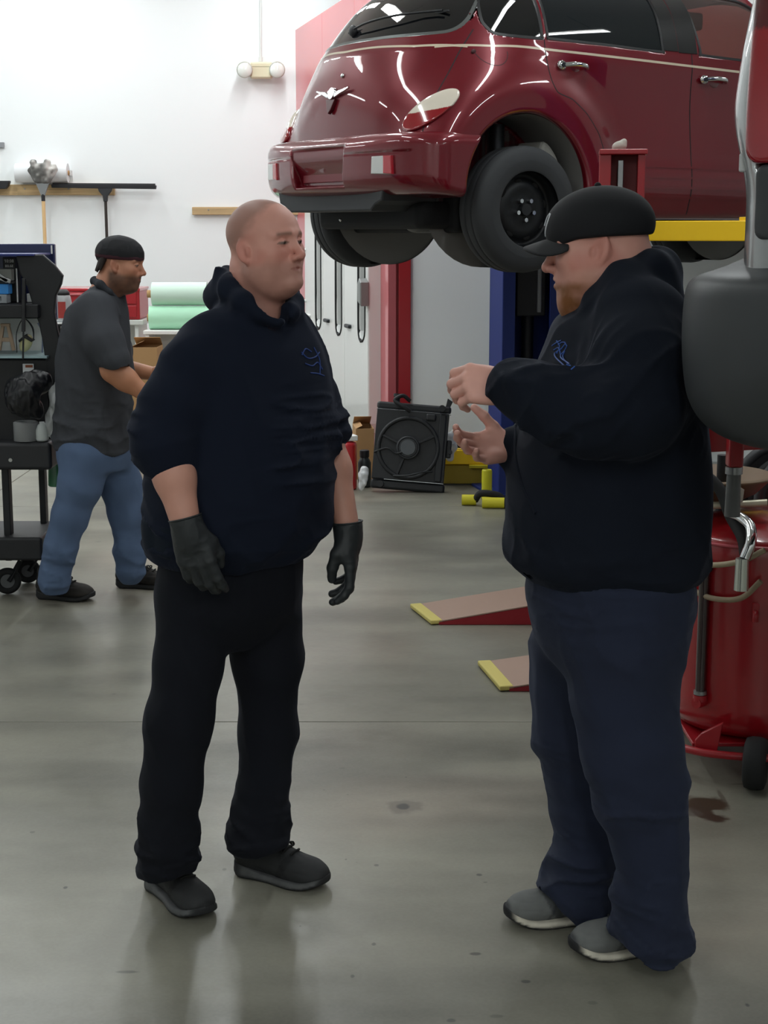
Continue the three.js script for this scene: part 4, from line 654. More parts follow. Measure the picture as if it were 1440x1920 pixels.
// ---------------------------------------------------------------- black service cart at the left edge
{
  const D = 7.3, q = (px, py, d = D) => at(px, py, d), o = V(q(40, 800).x, 0, -D), L = (px, py, d = D) => { const p = q(px, py, d); return [p.x - o.x, p.y, p.z - o.z]; }, xy = (P, d = D) => P.map(([x, y]) => L(x, y, d).slice(0, 2));
  const t = thing('service_cart', 'black service cart with curved side wing, shelves and casters at left edge', 'cart', o), K = std(0x131419, .5), K2 = std(0x1b1c20, .55);
  const slab = (x0, x1, y0, y1, d0, d1, m, name, r = .006, lb) => { const a = L(x0, y0, d0), b = L(x1, y1, d0); return part(name, box(b[0] - a[0], a[1] - b[1], d1 - d0, (a[0] + b[0]) / 2, (a[1] + b[1]) / 2, -(d0 + d1) / 2 + D, r), m, t, lb); };
  part('side_wing', extr(xy([[34, 478], [84, 477], [106, 496], [122, 516], [119, 532], [109, 553], [106, 585], [112, 618], [119, 646], [114, 722], [92, 724], [88, 670], [84, 640], [77, 606], [68, 580], [55, 536], [42, 512]]), .03, .006).translate(0, 0, .02), K, t, 'curved black side wing');
  slab(-150, 107, 457, 600, 7.62, 7.66, phys(0x16204e, .35, { clearcoat: .4 }), 'back_panel', .008, 'dark blue back panel'); slab(95, 97.5, 460, 476, 7.605, 7.62, M.white, 'panel_mark', 0);
  slab(-150, 62, 476, 480, 7.22, 7.6, phys(0x1c2a70, .4), 'top_rail', .002); slab(-150, 72, 571, 597, 7.2, 7.6, K, 'shelf'); slab(-150, 88, 597, 673, 7.55, 7.57, std(0xf2f2ee, .6), 'inner_back', .003, 'pale inner back');
  slab(-150, -140, 480, 1050, 7.2, 7.6, K, 'side_panel');
  slab(-150, 88, 668, 672, 7.2, 7.56, std(0x9fb8bd, .4), 'glass_shelf', .001); slab(-150, 96, 672, 832, 7.25, 7.6, K, 'cabinet', .012); part('arm', [bar(L(45, 522, 7.19), L(44, 622, 7.19), .016, .02), bar(L(44, 622, 7.19), L(43, 674, 7.19), .008, .01)], K2, t);
  const tr = slab(-150, 97, 830, 882, 7.12, 7.58, std(0x232428, .5), 'tray', .02); part('screw', cylZ(.009, .009, .006, L(37, 852)[0], L(37, 852)[1], .185, 12), M.chrome, tr);
  slab(0, 23, 840, 1052, 7.2, 7.26, K, 'leg'); slab(71, 88, 875, 1008, 7.5, 7.56, K, 'leg'); slab(-150, -130, 840, 1052, 7.2, 7.26, K, 'leg'); slab(-150, 80, 1008, 1052, 7.14, 7.58, K2, 'bottom_tray', .015);
  const caster = (px, py, d, r) => { const p = onFloor(px, 1108); const x = q(px, py, d).x - o.x, z = D - d, w = part('caster', new THREE.TorusGeometry(r - .018, .018, 12, 40).rotateY(.2).translate(x, r, z), M.rubber, t); part('caster_wheel', cylZ(r - .03, r - .03, .022, 0, 0, 0, 30).rotateY(.2).translate(x, r, z), std(0x595b5e, .5), w); part('caster_fork', [bar([x + .01, r, z + .02], [x + .06, r * 2 + .03, z - .02], .03, .012)], K, w); };
  caster(14, 1083, 7.28, .065); caster(52, 1068, 7.52, .062); caster(-130, 1083, 7.28, .065);
  // things on it
  const item = (name, geos, m, label, cat, pos) => single(name, geos, m, label, cat, V(pos[0] + o.x, pos[1], pos[2] + o.z));
  const txt = (w, h, bg, fg, lines, size) => tex(w, h, (g) => { g.fillStyle = bg; g.fillRect(0, 0, w, h); g.fillStyle = fg; g.textAlign = 'center'; lines.forEach(([s, y, k]) => { g.font = 'bold ' + (k ?? size) + 'px sans-serif'; g.fillText(s, w / 2, y); }); });
  const flat = (g) => { const p = g.attributes.position; g.computeBoundingBox(); const b = g.boundingBox, uv = []; for (let i = 0; i < p.count; i++) uv.push((p.getX(i) - b.min.x) / (b.max.x - b.min.x), (p.getY(i) - b.min.y) / (b.max.y - b.min.y)); g.setAttribute('uv', new THREE.Float32BufferAttribute(uv, 2)); return g; };
  const shelfY = L(0, 571, 7.2)[1] + .002, trayY = L(0, 830, 7.12)[1] + .002, glassY = L(0, 668, 7.2)[1] + .002, boxAt = (name, x0, x1, y0, y1, d, deep, m, label, cat) => { const a = L(x0, y0, d), b = L(x1, y1, d); const k = cat !== 'card' || y1 === 571 ? shelfY - L(0, 571, d)[1] : 0; a[1] += k; b[1] += k; return item(name, flat(box(b[0] - a[0], a[1] - b[1], deep, 0, 0, 0, .003)), m, label, cat, [(a[0] + b[0]) / 2, (a[1] + b[1]) / 2, D - d - deep / 2]); };
  boxAt('black_box', 5, 32, 487, 571, 7.4, .1, std(0xffffff, .5, 0, { map: txt(128, 400, '#17181b', '#d8d8d6', [['10:08', 46, 40], ['BILGE', 88, 30]], 30) }), 'black printed box at the back of the cart shelf', 'box');
  boxAt('paper_card', 29, 34, 507, 571, 7.36, .012, M.white, 'thin white card standing upright on the cart shelf', 'card');
  boxAt('grey_box', -30, 22, 508, 530, 7.3, .06, std(0x8d8f8a, .5), 'grey box stacked on the blue box on the cart', 'box').position.y += .002;
  boxAt('blue_box', -30, 16, 535, 554, 7.28, .08, std(0x2f86d0, .4), 'bright blue box in the stack on the cart shelf', 'box');
  boxAt('label_box', -30, 13, 554.5, 571, 7.27, .08, std(0xffffff, .5, 0, { map: txt(256, 90, '#8f9499', '#26282c', [['151.1', 62, 60]], 60) }), 'grey lettered box under the bright blue box', 'box');
  boxAt('dark_box', -30, 22, 530, 535, 7.3, .07, std(0x2b2c2e, .6), 'flat dark case between grey box and blue box', 'case');
  { const a = L(-30, 480, 7.3), p = L(2, 520, 7.27); const w = thing('wire_clip', 'metal spring clamp standing on the boxes of the cart', 'clamp', [p[0] + o.x, p[1] - .02, p[2] + o.z]); part('jaw', [bar([-.05, .06, 0], [.03, 0, .0], .008, .02), bar([-.05, .03, 0], [.045, .0, .0], .008, .02)], M.steel, w); part('grip', box(.05, .02, .024, -.06, .045, 0, .006), std(0x6c3b1e, .6), w); }
  boxAt('white_pack', 50, 66, 555, 571, 7.4, .05, std(0xe4e5e3, .6), 'small white pack behind the side wing on the shelf', 'pack');
  { const p = L(13, 671, 7.42), w = thing('wooden_clamp', 'pale wooden A-shaped stand on the cart shelf', 'stand', [p[0] + o.x, glassY, p[2] + o.z]), y = .13; const wd = std(0xcdb096, .7); for (const s of [-1, 1]) part('leg', bar([s * .035, .008, 0], [s * .012, y, 0], .016, .02), wd, w); part('cross_piece', box(.05, .02, .016, 0, .06, 0, .003), wd, w); part('head', box(.045, .014, .022, 0, y, 0, .003), wd, w); }
  { const p = L(50, 671, 7.34), w = thing('face_shield', 'pale mask with black band hanging on the cart', 'mask', [p[0] + o.x, glassY + .004, p[2] + o.z]); part('shell', surf(fEll([.0, .045, 0], [.028, .045, .022], [0, 0, -.5]), [-.06, -.02, -.04], [.06, .12, .04], .005), std(0xd2cc9a, .6), w); part('band', extr([[-.03, .06], [.005, .088], [.04, .06], [.03, .052], [.0, .07], [-.028, .05]], .05, .004).translate(0, 0, -.022), M.black, w); for (const s of [0, 1]) part('strap', tube([[-.045 + s * .0, .0, 0], [-.04, .1, .005], [-.005, .16, 0], [.03 + s * .005, .12, .0], [.04, .06, .01]], .0022, 30), M.darkSteel, w); part('strap', tube([[.075, .0, 0], [.078, .1, 0], [.06, .14, 0]], .004, 20), std(0x7d86a0, .5), w); }
  boxAt('label_card', 42, 64.5, 682, 718, 7.235, .006, std(0xffffff, .6, 0, { map: tex(64, 96, (g) => { g.fillStyle = '#dcdfe2'; g.fillRect(0, 0, 64, 96); g.fillStyle = '#8e4a2a'; g.fillRect(16, 6, 42, 13); }) }), 'white card with brown bar taped to the cart front', 'card');
  { const film = (x, y, d, rx, ry, rz, n, sd, m, amp, label) => { seed = sd; const c = L(x, y, d), f = new Field(.04); for (let i = 0; i < n; i++) f.add(fEll([(rnd() - .5) * rx, (rnd() - .5) * ry * 1.2, (rnd() - .5) * rz], [rx * .55, ry * .5, rz * .6], [0, 0, rnd() - .5])); const g = f.fn();
    item('plastic_bag', surf((a, b, e) => g(a, b, e) + amp * Math.abs(fbm(a * 16 + sd, b * 11, e * 16, 3) - .47), [-rx * 1.5, -ry * 1.7, -rz * 1.7], [rx * 1.5, ry * 1.7, rz * 1.7], .007), m, label, 'bag', c); };
    film(53, 748, 7.08, .12, .13, .07, 8, 3, phys(0x0d0e14, .42), .06, 'black plastic bag hanging on the cart');
    film(107, 766, 7.12, .04, .16, .04, 8, 8, phys(0xb9bcbd, .25, { transmission: .35, thickness: 0 }), .05, 'clear crumpled plastic bag beside the black bag'); }
  { const p = L(50, 832, 7.185); item('tape_roll', lathe([[.02, 0], [.058, 0], [.058, .085], [.05, .09], [.02, .09], [.02, 0]], 30), std(0x8f9193, .5), 'grey roll standing on the cart tray', 'roll', [p[0], trayY, p[2]]);
    const j = L(80, 832, 7.165), jug = thing('white_jug', 'white jug with handle on the cart tray', 'jug', V(j[0] + o.x, trayY, j[2] + o.z)); part('body', lathe([[0, 0], [.026, 0], [.03, .01], [.03, .05], [.02, .075], [.012, .082], [.012, .09], [0, .09]], 24), std(0xd5dbdb, .4), jug); part('handle', tube([[.012, .08, 0], [.042, .072, 0], [.046, .04, 0], [.029, .022, 0]], .006, 20), std(0xd5dbdb, .4), jug);
    const s = L(106, 911, 7.4), b = thing('spray_bottle', 'green spray bottle with red trigger hanging on the cart side', 'spray bottle', V(s[0] + o.x, s[1], s[2] + o.z)); part('body', lathe([[0, 0], [.036, 0], [.04, .006], [.038, .06], [.034, .12], [.026, .15], [.016, .165], [.015, .18], [0, .18]], 28), phys(0x6fb58a, .12, { transmission: .5, thickness: 0 }), b); part('liquid', lathe([[0, .006], [.034, .006], [.035, .06], [.032, .115], [0, .115]], 24), phys(0x0f5a3a, .2), b); part('trigger', [extr([[-.035, .18], [.02, .18], [.05, .2], [.045, .215], [.01, .225], [-.03, .22], [-.045, .205]], .026, .004).translate(0, 0, -.013), extr([[-.03, .2], [-.02, .2], [-.035, .15], [-.045, .155]], .016, .002).translate(0, 0, -.008)], std(0xb4361f, .45), b); }
  { // black stand with a jug between cart and tool chest
    const d = 9.6, p = q(120, 604, d), s = thing('side_stand', 'narrow black stand with white edged top behind the cart', 'stand', [p.x, 0, p.z]); part('top', box(.13, .02, .2, 0, p.y - .01, 0, .004), M.black, s); part('edge', box(.132, .008, .202, 0, p.y - .003, 0, .002), M.white, s); for (const a of [-1, 1]) for (const e of [-1, 1]) part('leg', box(.02, p.y - .02, .02, a * .05, (p.y - .02) / 2, e * .08, .002), M.black, s);
    const j = thing('clear_jug', 'clear plastic jug with black cap and red label behind the cart', 'jug', [p.x - .005, p.y + .002, p.z]); part('body', lathe([[0, 0], [.055, 0], [.06, .012], [.056, .12], [.05, .155], [.034, .18], [0, .18]], 30), phys(0xd3d8da, .15, { transmission: .4, thickness: 0 }), j); part('label', new THREE.CylinderGeometry(.0605, .062, .1, 30, 1, true, -1.1, 1.6).translate(0, .075, 0), new THREE.MeshStandardMaterial({ color: 0xa63a35, roughness: .6, side: THREE.DoubleSide }), j); part('cap', lathe([[0, .2], [.03, .198], [.045, .18], [.047, .165], [.035, .165]], 24), M.black, j); }
}
// ---------------------------------------------------------------- people: shared builders
// a placed frame: local axes x = the figure's left, y = up, z = forward
function frame(pos, yaw, pitch = 0, roll = 0, scale = 1) {
  const m = new THREE.Matrix4().compose(pos, new THREE.Quaternion().setFromEuler(new THREE.Euler(pitch, yaw, roll, 'YXZ')), V(scale, scale, scale)), i = m.clone().invert().elements;
  return { m, s: scale, to: (x, y, z) => V(x, y, z).applyMatrix4(m), wrap: (f) => (x, y, z) => scale * f(i[0] * x + i[4] * y + i[8] * z + i[12], i[1] * x + i[5] * y + i[9] * z + i[13], i[2] * x + i[6] * y + i[10] * z + i[14]), inv: (x, y, z) => [i[0] * x + i[4] * y + i[8] * z + i[12], i[1] * x + i[5] * y + i[9] * z + i[13], i[2] * x + i[6] * y + i[10] * z + i[14]] };
}
function headField({ jaw = 1, fat = 0, chin = 0, mouth = 0, lidDrop = 0, beard = 0, thin = 0 } = {}) {
  const F = new Field(.03), two = (fn) => { fn(1); fn(-1); };
  F.add(fEll([0, .040, -.014], [.0775, .084, .1])).add(fEll([0, .03, .03], [.066, .062, .066]), .03).add(fEll([0, -.03, .026], [.064 * jaw, .07, .064]), .03).add(fEll([0, -.068, .03], [.05 * jaw + fat * .014, .048, .056]), .03);
  two((s) => F.add(fEll([s * (.042 * jaw + fat * .006), -.07, .006], [.027 + fat * .008, .042, .044]), .04));
  F.add(fEll([0, -.104, .07 + chin], [.024 * jaw, .019, .02]), .028);
  if (fat) F.add(fEll([0, -.112, .02], [.05, .03 + .01 * fat, .05]), .035);
  two((s) => F.add(fEll([s * .047, -.024, .054], [.024, .022, .026]), .028));
  two((s) => F.add(fCap([s * .012, .0215, .094], [s * .05, .021, .073], .0088, .0078), .016));
  two((s) => F.sub(fEll([s * .034, .001, .102], [.022, .0135, .0195], [0, s * .35, 0]), .016));
  two((s) => F.add(fSph([s * .0325, -.001, .0765], .0125), .002));
  two((s) => F.add(fCap([s * .0185, .0045 - lidDrop, .085], [s * .033, .0058 - lidDrop, .0886], .0042, .0054), .005).add(fCap([s * .033, .0058 - lidDrop, .0886], [s * .047, .002 - lidDrop * .5, .0775], .0054, .0036), .005));
  two((s) => F.add(fCap([s * .019, -.0075, .0845], [s * .046, -.007, .0775], .003, .003), .006));
  F.add(fCap([0, .01, .088], [0, -.034, .1125], .0082, .0105), .013).add(fSph([0, -.0375, .1135], .0106), .008); two((s) => F.add(fEll([s * .0135, -.0415, .1005], [.0085, .0088, .0125]), .007)); two((s) => F.sub(fSph([s * .0068, -.0495, .1065], .0034), .003));
  F.add(fEll([0, -.066, .077 - .002 * thin], [.032, .024, .019]), .018);
  const lip = (y0, y1, z0, z1, r, sub) => two((s) => F[sub ? 'sub' : 'add'](fCap([s * .026, y0, z0 - .002], [0, y1, z1], r * .62, r), sub ? .003 : .005));
  const lz = .0015 + .004 * thin; lip(-.0675, -.063, .0825, .0975 - lz, .0042 - .001 * thin); lip(-.0715 - mouth, -.0755 - mouth, .0825, .0968 - lz, .0052 - .001 * thin); lip(-.0695, -.069 - mouth * .5, .0855, .1035 - lz, .0017 + mouth * .3, true);
  two((s) => F.add(fEll([s * .0795, -.008, -.012], [.0075, .033, .0195], [-.22, s * -.42, s * .1]), .007).sub(fEll([s * .0875, -.010, -.0065], [.0065, .019, .0105], [-.22, s * -.42, 0]), .006).add(fEll([s * .0785, -.013, .0035], [.006, .011, .006]), .006).add(fSph([s * .0765, -.038, -.002], .0085), .007));
  if (beard) F.add(fEll([0, -.124, .066], [.036, .036, .03]), .02).add(fEll([0, -.102, .035], [.06, .034, .046]), .03);
  return F.fn();
}
function skinColor(o) { // o: base colour, stubble etc.; in head axes
  const B = lin(o.base), red = lin(o.red ?? '#b4654f'), lipC = lin(o.lip ?? '#9a5347'), hair = lin(o.hair ?? '#4a3a30'), M3 = (a, b, t) => [mix(a[0], b[0], t), mix(a[1], b[1], t), mix(a[2], b[2], t)];
  return (x, y, z) => {
    const ax = Math.abs(x); let c = B; const n = fbm(x * 40 + 3, y * 40, z * 40, 3) - .45;
    c = M3(c, red, clamp(.28 * Math.exp(-((ax - .042) ** 2 + (y + .03) ** 2) / .0007) * (z > .03) + .3 * Math.exp(-(x * x + (y + .038) ** 2 + (z - .112) ** 2) / .0004) + .35 * sstep(.072, .082, ax) * sstep(.04, .02, y) * sstep(-.06, -.04, y) + .15 * n + (o.flush ?? .1), 0, 1));
    if (o.scalp) { const line = y - .045 + .055 * sstep(.0, .075, z) * -1.0 - .12 * sstep(.05, .085, z) * 1 + .05 * sstep(.02, -.05, z); c = M3(c, hair, o.scalp * sstep(-.02, .035, line + .04 * n)); }
    if (o.stubble) { const j = sstep(-.035, -.065, y + .25 * Math.max(0, .03 - z) * -1) * sstep(.0, .03, z + .055) * (1 - sstep(-.06, -.045, y) * sstep(.03, .02, ax)), u = Math.exp(-(x * x / .0009 + (y + .056) ** 2 / .00006)) * (z > .08); c = M3(c, hair, o.stubble * clamp(j + .25 * u, 0, 1) * (1 + .5 * n)); }
    if (o.beard) { const b = Math.max(sstep(-.062, -.085, y + .02 * n) * sstep(-.02, .05, z), sstep(-.02, -.09, y) * sstep(.07, .02, z) * sstep(-.02, .01, z) * .5); c = M3(c, lin(o.beard), clamp(b * (.85 + n), 0, 1)); }
    const lp = (ax < .024) ? Math.max(0, 1 - Math.abs(y + .069 + (o.mouth ?? 0) * .5) / (.0085 * (1 - ax / .034))) * (z > .082) : 0; c = M3(c, lipC, clamp(lp * 1.6, 0, .75));
    const br = Math.exp(-(((y - .0225 - .06 * (ax - .03) * (ax < .03 ? 1 : -.6)) / .0048) ** 2)) * sstep(.01, .017, ax) * sstep(.056, .048, ax) * (z > .06); c = M3(c, hair, br * (o.brow ?? .75));
    const ex = (ax - .0325) / .0125, ey = (y + .0014) / .0036, er = ex * ex + ey * ey; if (z > .07 && er < 1) { const q = hyp2(ax - .0325, y + .001) < .005; c = q ? [.03, .025, .02] : [.23, .17, .15]; } else if (z > .07 && er < 2.1) c = M3(c, hair, .5 * (y > -.002) + .15);
    return c;
  };
}
// a hand: wrist at the origin of its frame, fingers along +y, palm towards +z, thumb on the side s * x
const FING = [[.033, .091, .045, .027, .022, .0092], [.0112, .096, .05, .031, .024, .0096], [-.0108, .091, .047, .029, .023, .0091], [-.0312, .081, .037, .022, .02, .008]];
function handField(s, curl, thumb, { spread = .06, grow = 0, fat = 1 } = {}) {
  const F = new Field(.012), all = [];
  F.add(fCap([0, -.05, 0], [0, .01, 0], .027 * fat + grow, .0265 * fat + grow), .02);
  const palm = new Field(.016); for (const [x, y] of FING) palm.add(fCap([s * x * .62, .018, 0], [s * x, y - .004, .001], .0145 * fat + grow, .0118 * fat + grow)); palm.add(fEll([s * .026, .04, .010], [.016 * fat + grow, .034 + grow, .015 + grow], [0, 0, s * -.35])).add(fEll([s * -.026, .045, .007], [.013 + grow, .034 + grow, .013 + grow])); F.add(palm.fn(), .018);
  FING.forEach(([x, y, a, b, c, r], i) => {
    const q = curl[i], sp = (1.5 - i) * spread; r = r * fat + grow; let p = [s * x, y, .001], t = q[0]; const pts = [[p, r * 1.06]];
    [a, b, c].forEach((l, k) => { if (k) t += q[k]; const sd = sp * (1 - k * .3); p = [p[0] + s * Math.sin(sd) * l * Math.cos(t), p[1] + Math.cos(t) * l, p[2] + Math.sin(t) * l]; pts.push([p, r * (k === 0 ? 1.0 : k === 1 ? .93 : .8)]); });
    const g = new Field(.004); for (let k = 0; k < 3; k++) g.add(fCap(pts[k][0], pts[k + 1][0], pts[k][1], pts[k + 1][1])); all.push(pts); F.add(g.fn(), .0055);
  });
  const tp = thumb.map(([x, y, z]) => [s * x, y, z]), g = new Field(.006); g.add(fCap([s * .014, .018, .006], tp[0], .016 * fat + grow, .0135 * fat + grow)).add(fCap(tp[0], tp[1], .0125 * fat + grow, .0108 * fat + grow)).add(fCap(tp[1], tp[2], .0108 * fat + grow, .0086 * fat + grow)); F.add(g.fn(), .012);
  return F.fn();
}
function handFrame(pos, dir, palm, scale = 1) { const y = dir.clone().normalize(), z = palm.clone().addScaledVector(y, -palm.dot(y)).normalize(), x = y.clone().cross(z), m = new THREE.Matrix4().makeBasis(x, y, z); m.scale(V(scale, scale, scale)); m.setPosition(pos); const i = m.clone().invert().elements; return { wrap: (f) => (a, b, c) => scale * f(i[0] * a + i[4] * b + i[8] * c + i[12], i[1] * a + i[5] * b + i[9] * c + i[13], i[2] * a + i[6] * b + i[10] * c + i[14]), m }; }
// trunk from rows of [y, cx, cz, half width, half depth in front, half depth behind]
function trunkField(rows, yaw, pw = 2.3) {
  const R = rows.slice().sort((a, b) => a[0] - b[0]), cs = Math.cos(yaw), sn = Math.sin(yaw), n = R.length, y0 = R[0][0], y1 = R[n - 1][0], out = [0, 0, 0, 0, 0, 0];
  return (x, y, z) => {
    const Y = clamp(y, y0, y1); let i = 0; while (i < n - 2 && R[i + 1][0] < Y) i++;
    const a = R[Math.max(i - 1, 0)], b = R[i], c = R[i + 1], d = R[Math.min(i + 2, n - 1)], t = (Y - b[0]) / (c[0] - b[0]);
    for (let k = 1; k < 6; k++) { const m0 = (c[k] - a[k]) / (c[0] - a[0]) * (c[0] - b[0]), m1 = (d[k] - b[k]) / (d[0] - b[0]) * (c[0] - b[0]), t2 = t * t, t3 = t2 * t; out[k] = (2 * t3 - 3 * t2 + 1) * b[k] + (t3 - 2 * t2 + t) * m0 + (-2 * t3 + 3 * t2) * c[k] + (t3 - t2) * m1; }
    const dx = x - out[1], dz = z - out[2], l = (dx * cs - dz * sn) / out[3], f0 = dx * sn + dz * cs, f = f0 / (f0 > 0 ? out[4] : out[5]);
    const k = Math.pow(Math.pow(Math.abs(l), pw) + Math.pow(Math.abs(f), pw), 1 / pw), dd = (k - 1) * Math.min(out[3], out[4], out[5]);
    return smax(dd, Math.max(y - y1, y0 - y), .02);
  };
}
const crease = (x, y, z) => { const u = noise(x * .7 + 9, y * .7, z * .7 + 4) * 1.6, v = 1 - Math.abs(2 * noise(x + u, y - u, z + u * .5) - 1), w = 1 - Math.abs(2 * noise(x * 2.1 - u, y * 2.1 + 5, z * 2.1) - 1); return v * v * v + .35 * w * w * w; };
const ridge = (x, y, z) => { const v = 1 - Math.abs(2 * noise(x, y, z) - 1); return v * v; };
function shoe(man, heel, yaw, L, { upper, sole, outsole = '#202124', lace, accent, w = 1 }, label) {
  const f = frame(heel, yaw), up = new Field(.03);
  up.add(fEll([0, .058, .045], [.036 * w, .052, .048])).add(fCap([0, .085, .05], [0, .13, .045], .035, .039)).add(fEll([0, .062, .12], [.037 * w, .05, .075])).add(fEll([0, .043, L - .10], [.046 * w, .041, .07])).add(fEll([0, .036, L - .052], [.041 * w, .034, .048]));
  const c2 = fCap([0, 0, .05], [0, 0, L - .1], .035 * w, .045 * w), out = (x, z) => { let d = smin(hyp2(x, z - .04) - .036 * w, hyp2(x * .95, (z - (L - .1)) * .72) - .048 * w, .06); d = smin(d, hyp2(x, z - (L - .05)) - .042 * w, .03); return smin(d, c2(x, 0, z), .02); };
  const spring = (z) => .022 * sstep(L - .11, L, z) * sstep(L - .11, L, z) + .01 * sstep(.03, 0, z), top = (z) => .021 + .016 * sstep(.11, .02, z) + .006 * sstep(L - .03, L, z);
  const up0 = up.fn(), fu = (x, y, z) => smax(up0(x, y, z), .016 + spring(z) - y, .004), fs = (x, y, z) => smax(out(x, z) - .002 * Math.cos(clamp((y - .012) / .014, -1, 1) * 1.5), Math.max(y - spring(z) - top(z), spring(z) - y), .007);
  const b = [[-.09, -.02, -.05], [.09, .2, L + .05]], corners = []; for (const i of [0, 1]) for (const k of [0, 1]) corners.push(f.to(b[i][0], 0, b[k][2]));
  const lo = [Math.min(...corners.map((c) => c.x)), heel.y - .012, Math.min(...corners.map((c) => c.z))], hi = [Math.max(...corners.map((c) => c.x)), heel.y + .19, Math.max(...corners.map((c) => c.z))];
  const g = new THREE.Group(); g.name = 'shoe'; man.add(g); if (label) g.userData.label = label;
  const cu = lin(upper), ca = lin(accent ?? upper), cs = lin(sole), co = lin(outsole);
  part('upper', surf(f.wrap((x, y, z) => fu(x, y, z) + .002 * ridge(x * 40, y * 50, z * 26)), lo, hi, .0055, { color: (x, y, z) => { const [a, bb, c] = f.inv(x, y, z); const t = sstep(.06, .03, c) * .8 + sstep(L - .022, L - .01, c) * .9 * sstep(.065, .05, bb) + (Math.abs(a) > .014 ? .75 * sstep(.014, .009, Math.abs(c - (L - .155) - bb * .55)) + .5 * sstep(.006, .003, Math.abs(c - (L - .10) + bb * .5)) : 0), n = .8 + .4 * fbm(a * 50, bb * 50, c * 50, 3); return [0, 1, 2].map((k) => mix(cu[k], ca[k], clamp(t, 0, 1)) * n); } }), std(0xffffff, .8, 0, { vertexColors: true }), g);
  part('sole', surf(f.wrap(fs), lo, hi, .0055, { color: (x, y, z) => { const [, bb, c] = f.inv(x, y, z), t = Math.max(sstep(.010, .006, bb - spring(c)), sstep(L - .035, L - .015, c), sstep(.05, .02, c)), n = .75 + .45 * fbm(c * 60, bb * 90, 3, 3); return [0, 1, 2].map((k) => mix(cs[k], co[k], t) * n); } }), std(0xffffff, .75, 0, { vertexColors: true }), g);
  const lay = (x, z, e) => { const t = march(up0, [x, .22, z], [0, -1, 0], .2); return f.to(x, .22 - t + e, z); };
  for (let i = 0; i < 5; i++) { const z = L - .105 - i * .02; part('lace', tube([lay(-.022, z - .004, .001), lay(-.01, z, .003), lay(.01, z + .003, .003), lay(.022, z - .004, .001)], .0034, 14, false, 6), std(lace, .8), g); }
  const k0 = L - .135; for (const s of [-1, 1]) part('lace_bow', tube([lay(0, k0, .006), lay(s * .016, k0 + .012, .012), lay(s * .03, k0 + .004, .007), lay(s * .018, k0 - .006, .008), lay(0, k0, .006)], .003, 24, false, 6), std(lace, .8), g);
  return g;
}
const bounds = (pts, pad) => { const lo = [1e9, 1e9, 1e9], hi = [-1e9, -1e9, -1e9]; for (const p of pts) { const a = arr(p); for (let k = 0; k < 3; k++) { lo[k] = Math.min(lo[k], a[k] - pad); hi[k] = Math.max(hi[k], a[k] + pad); } } return [lo, hi]; };
const joinColored = (list) => mergeGeometries(list.map((g) => { const q = g.toNonIndexed(); return q; }));
// a cap placed on the surface of a field: strokes of thread
const onField = (f, p, d) => { const t = march(f, p, d, 1.5); return V(p[0] + d[0] * t, p[1] + d[1] * t, p[2] + d[2] * t); };
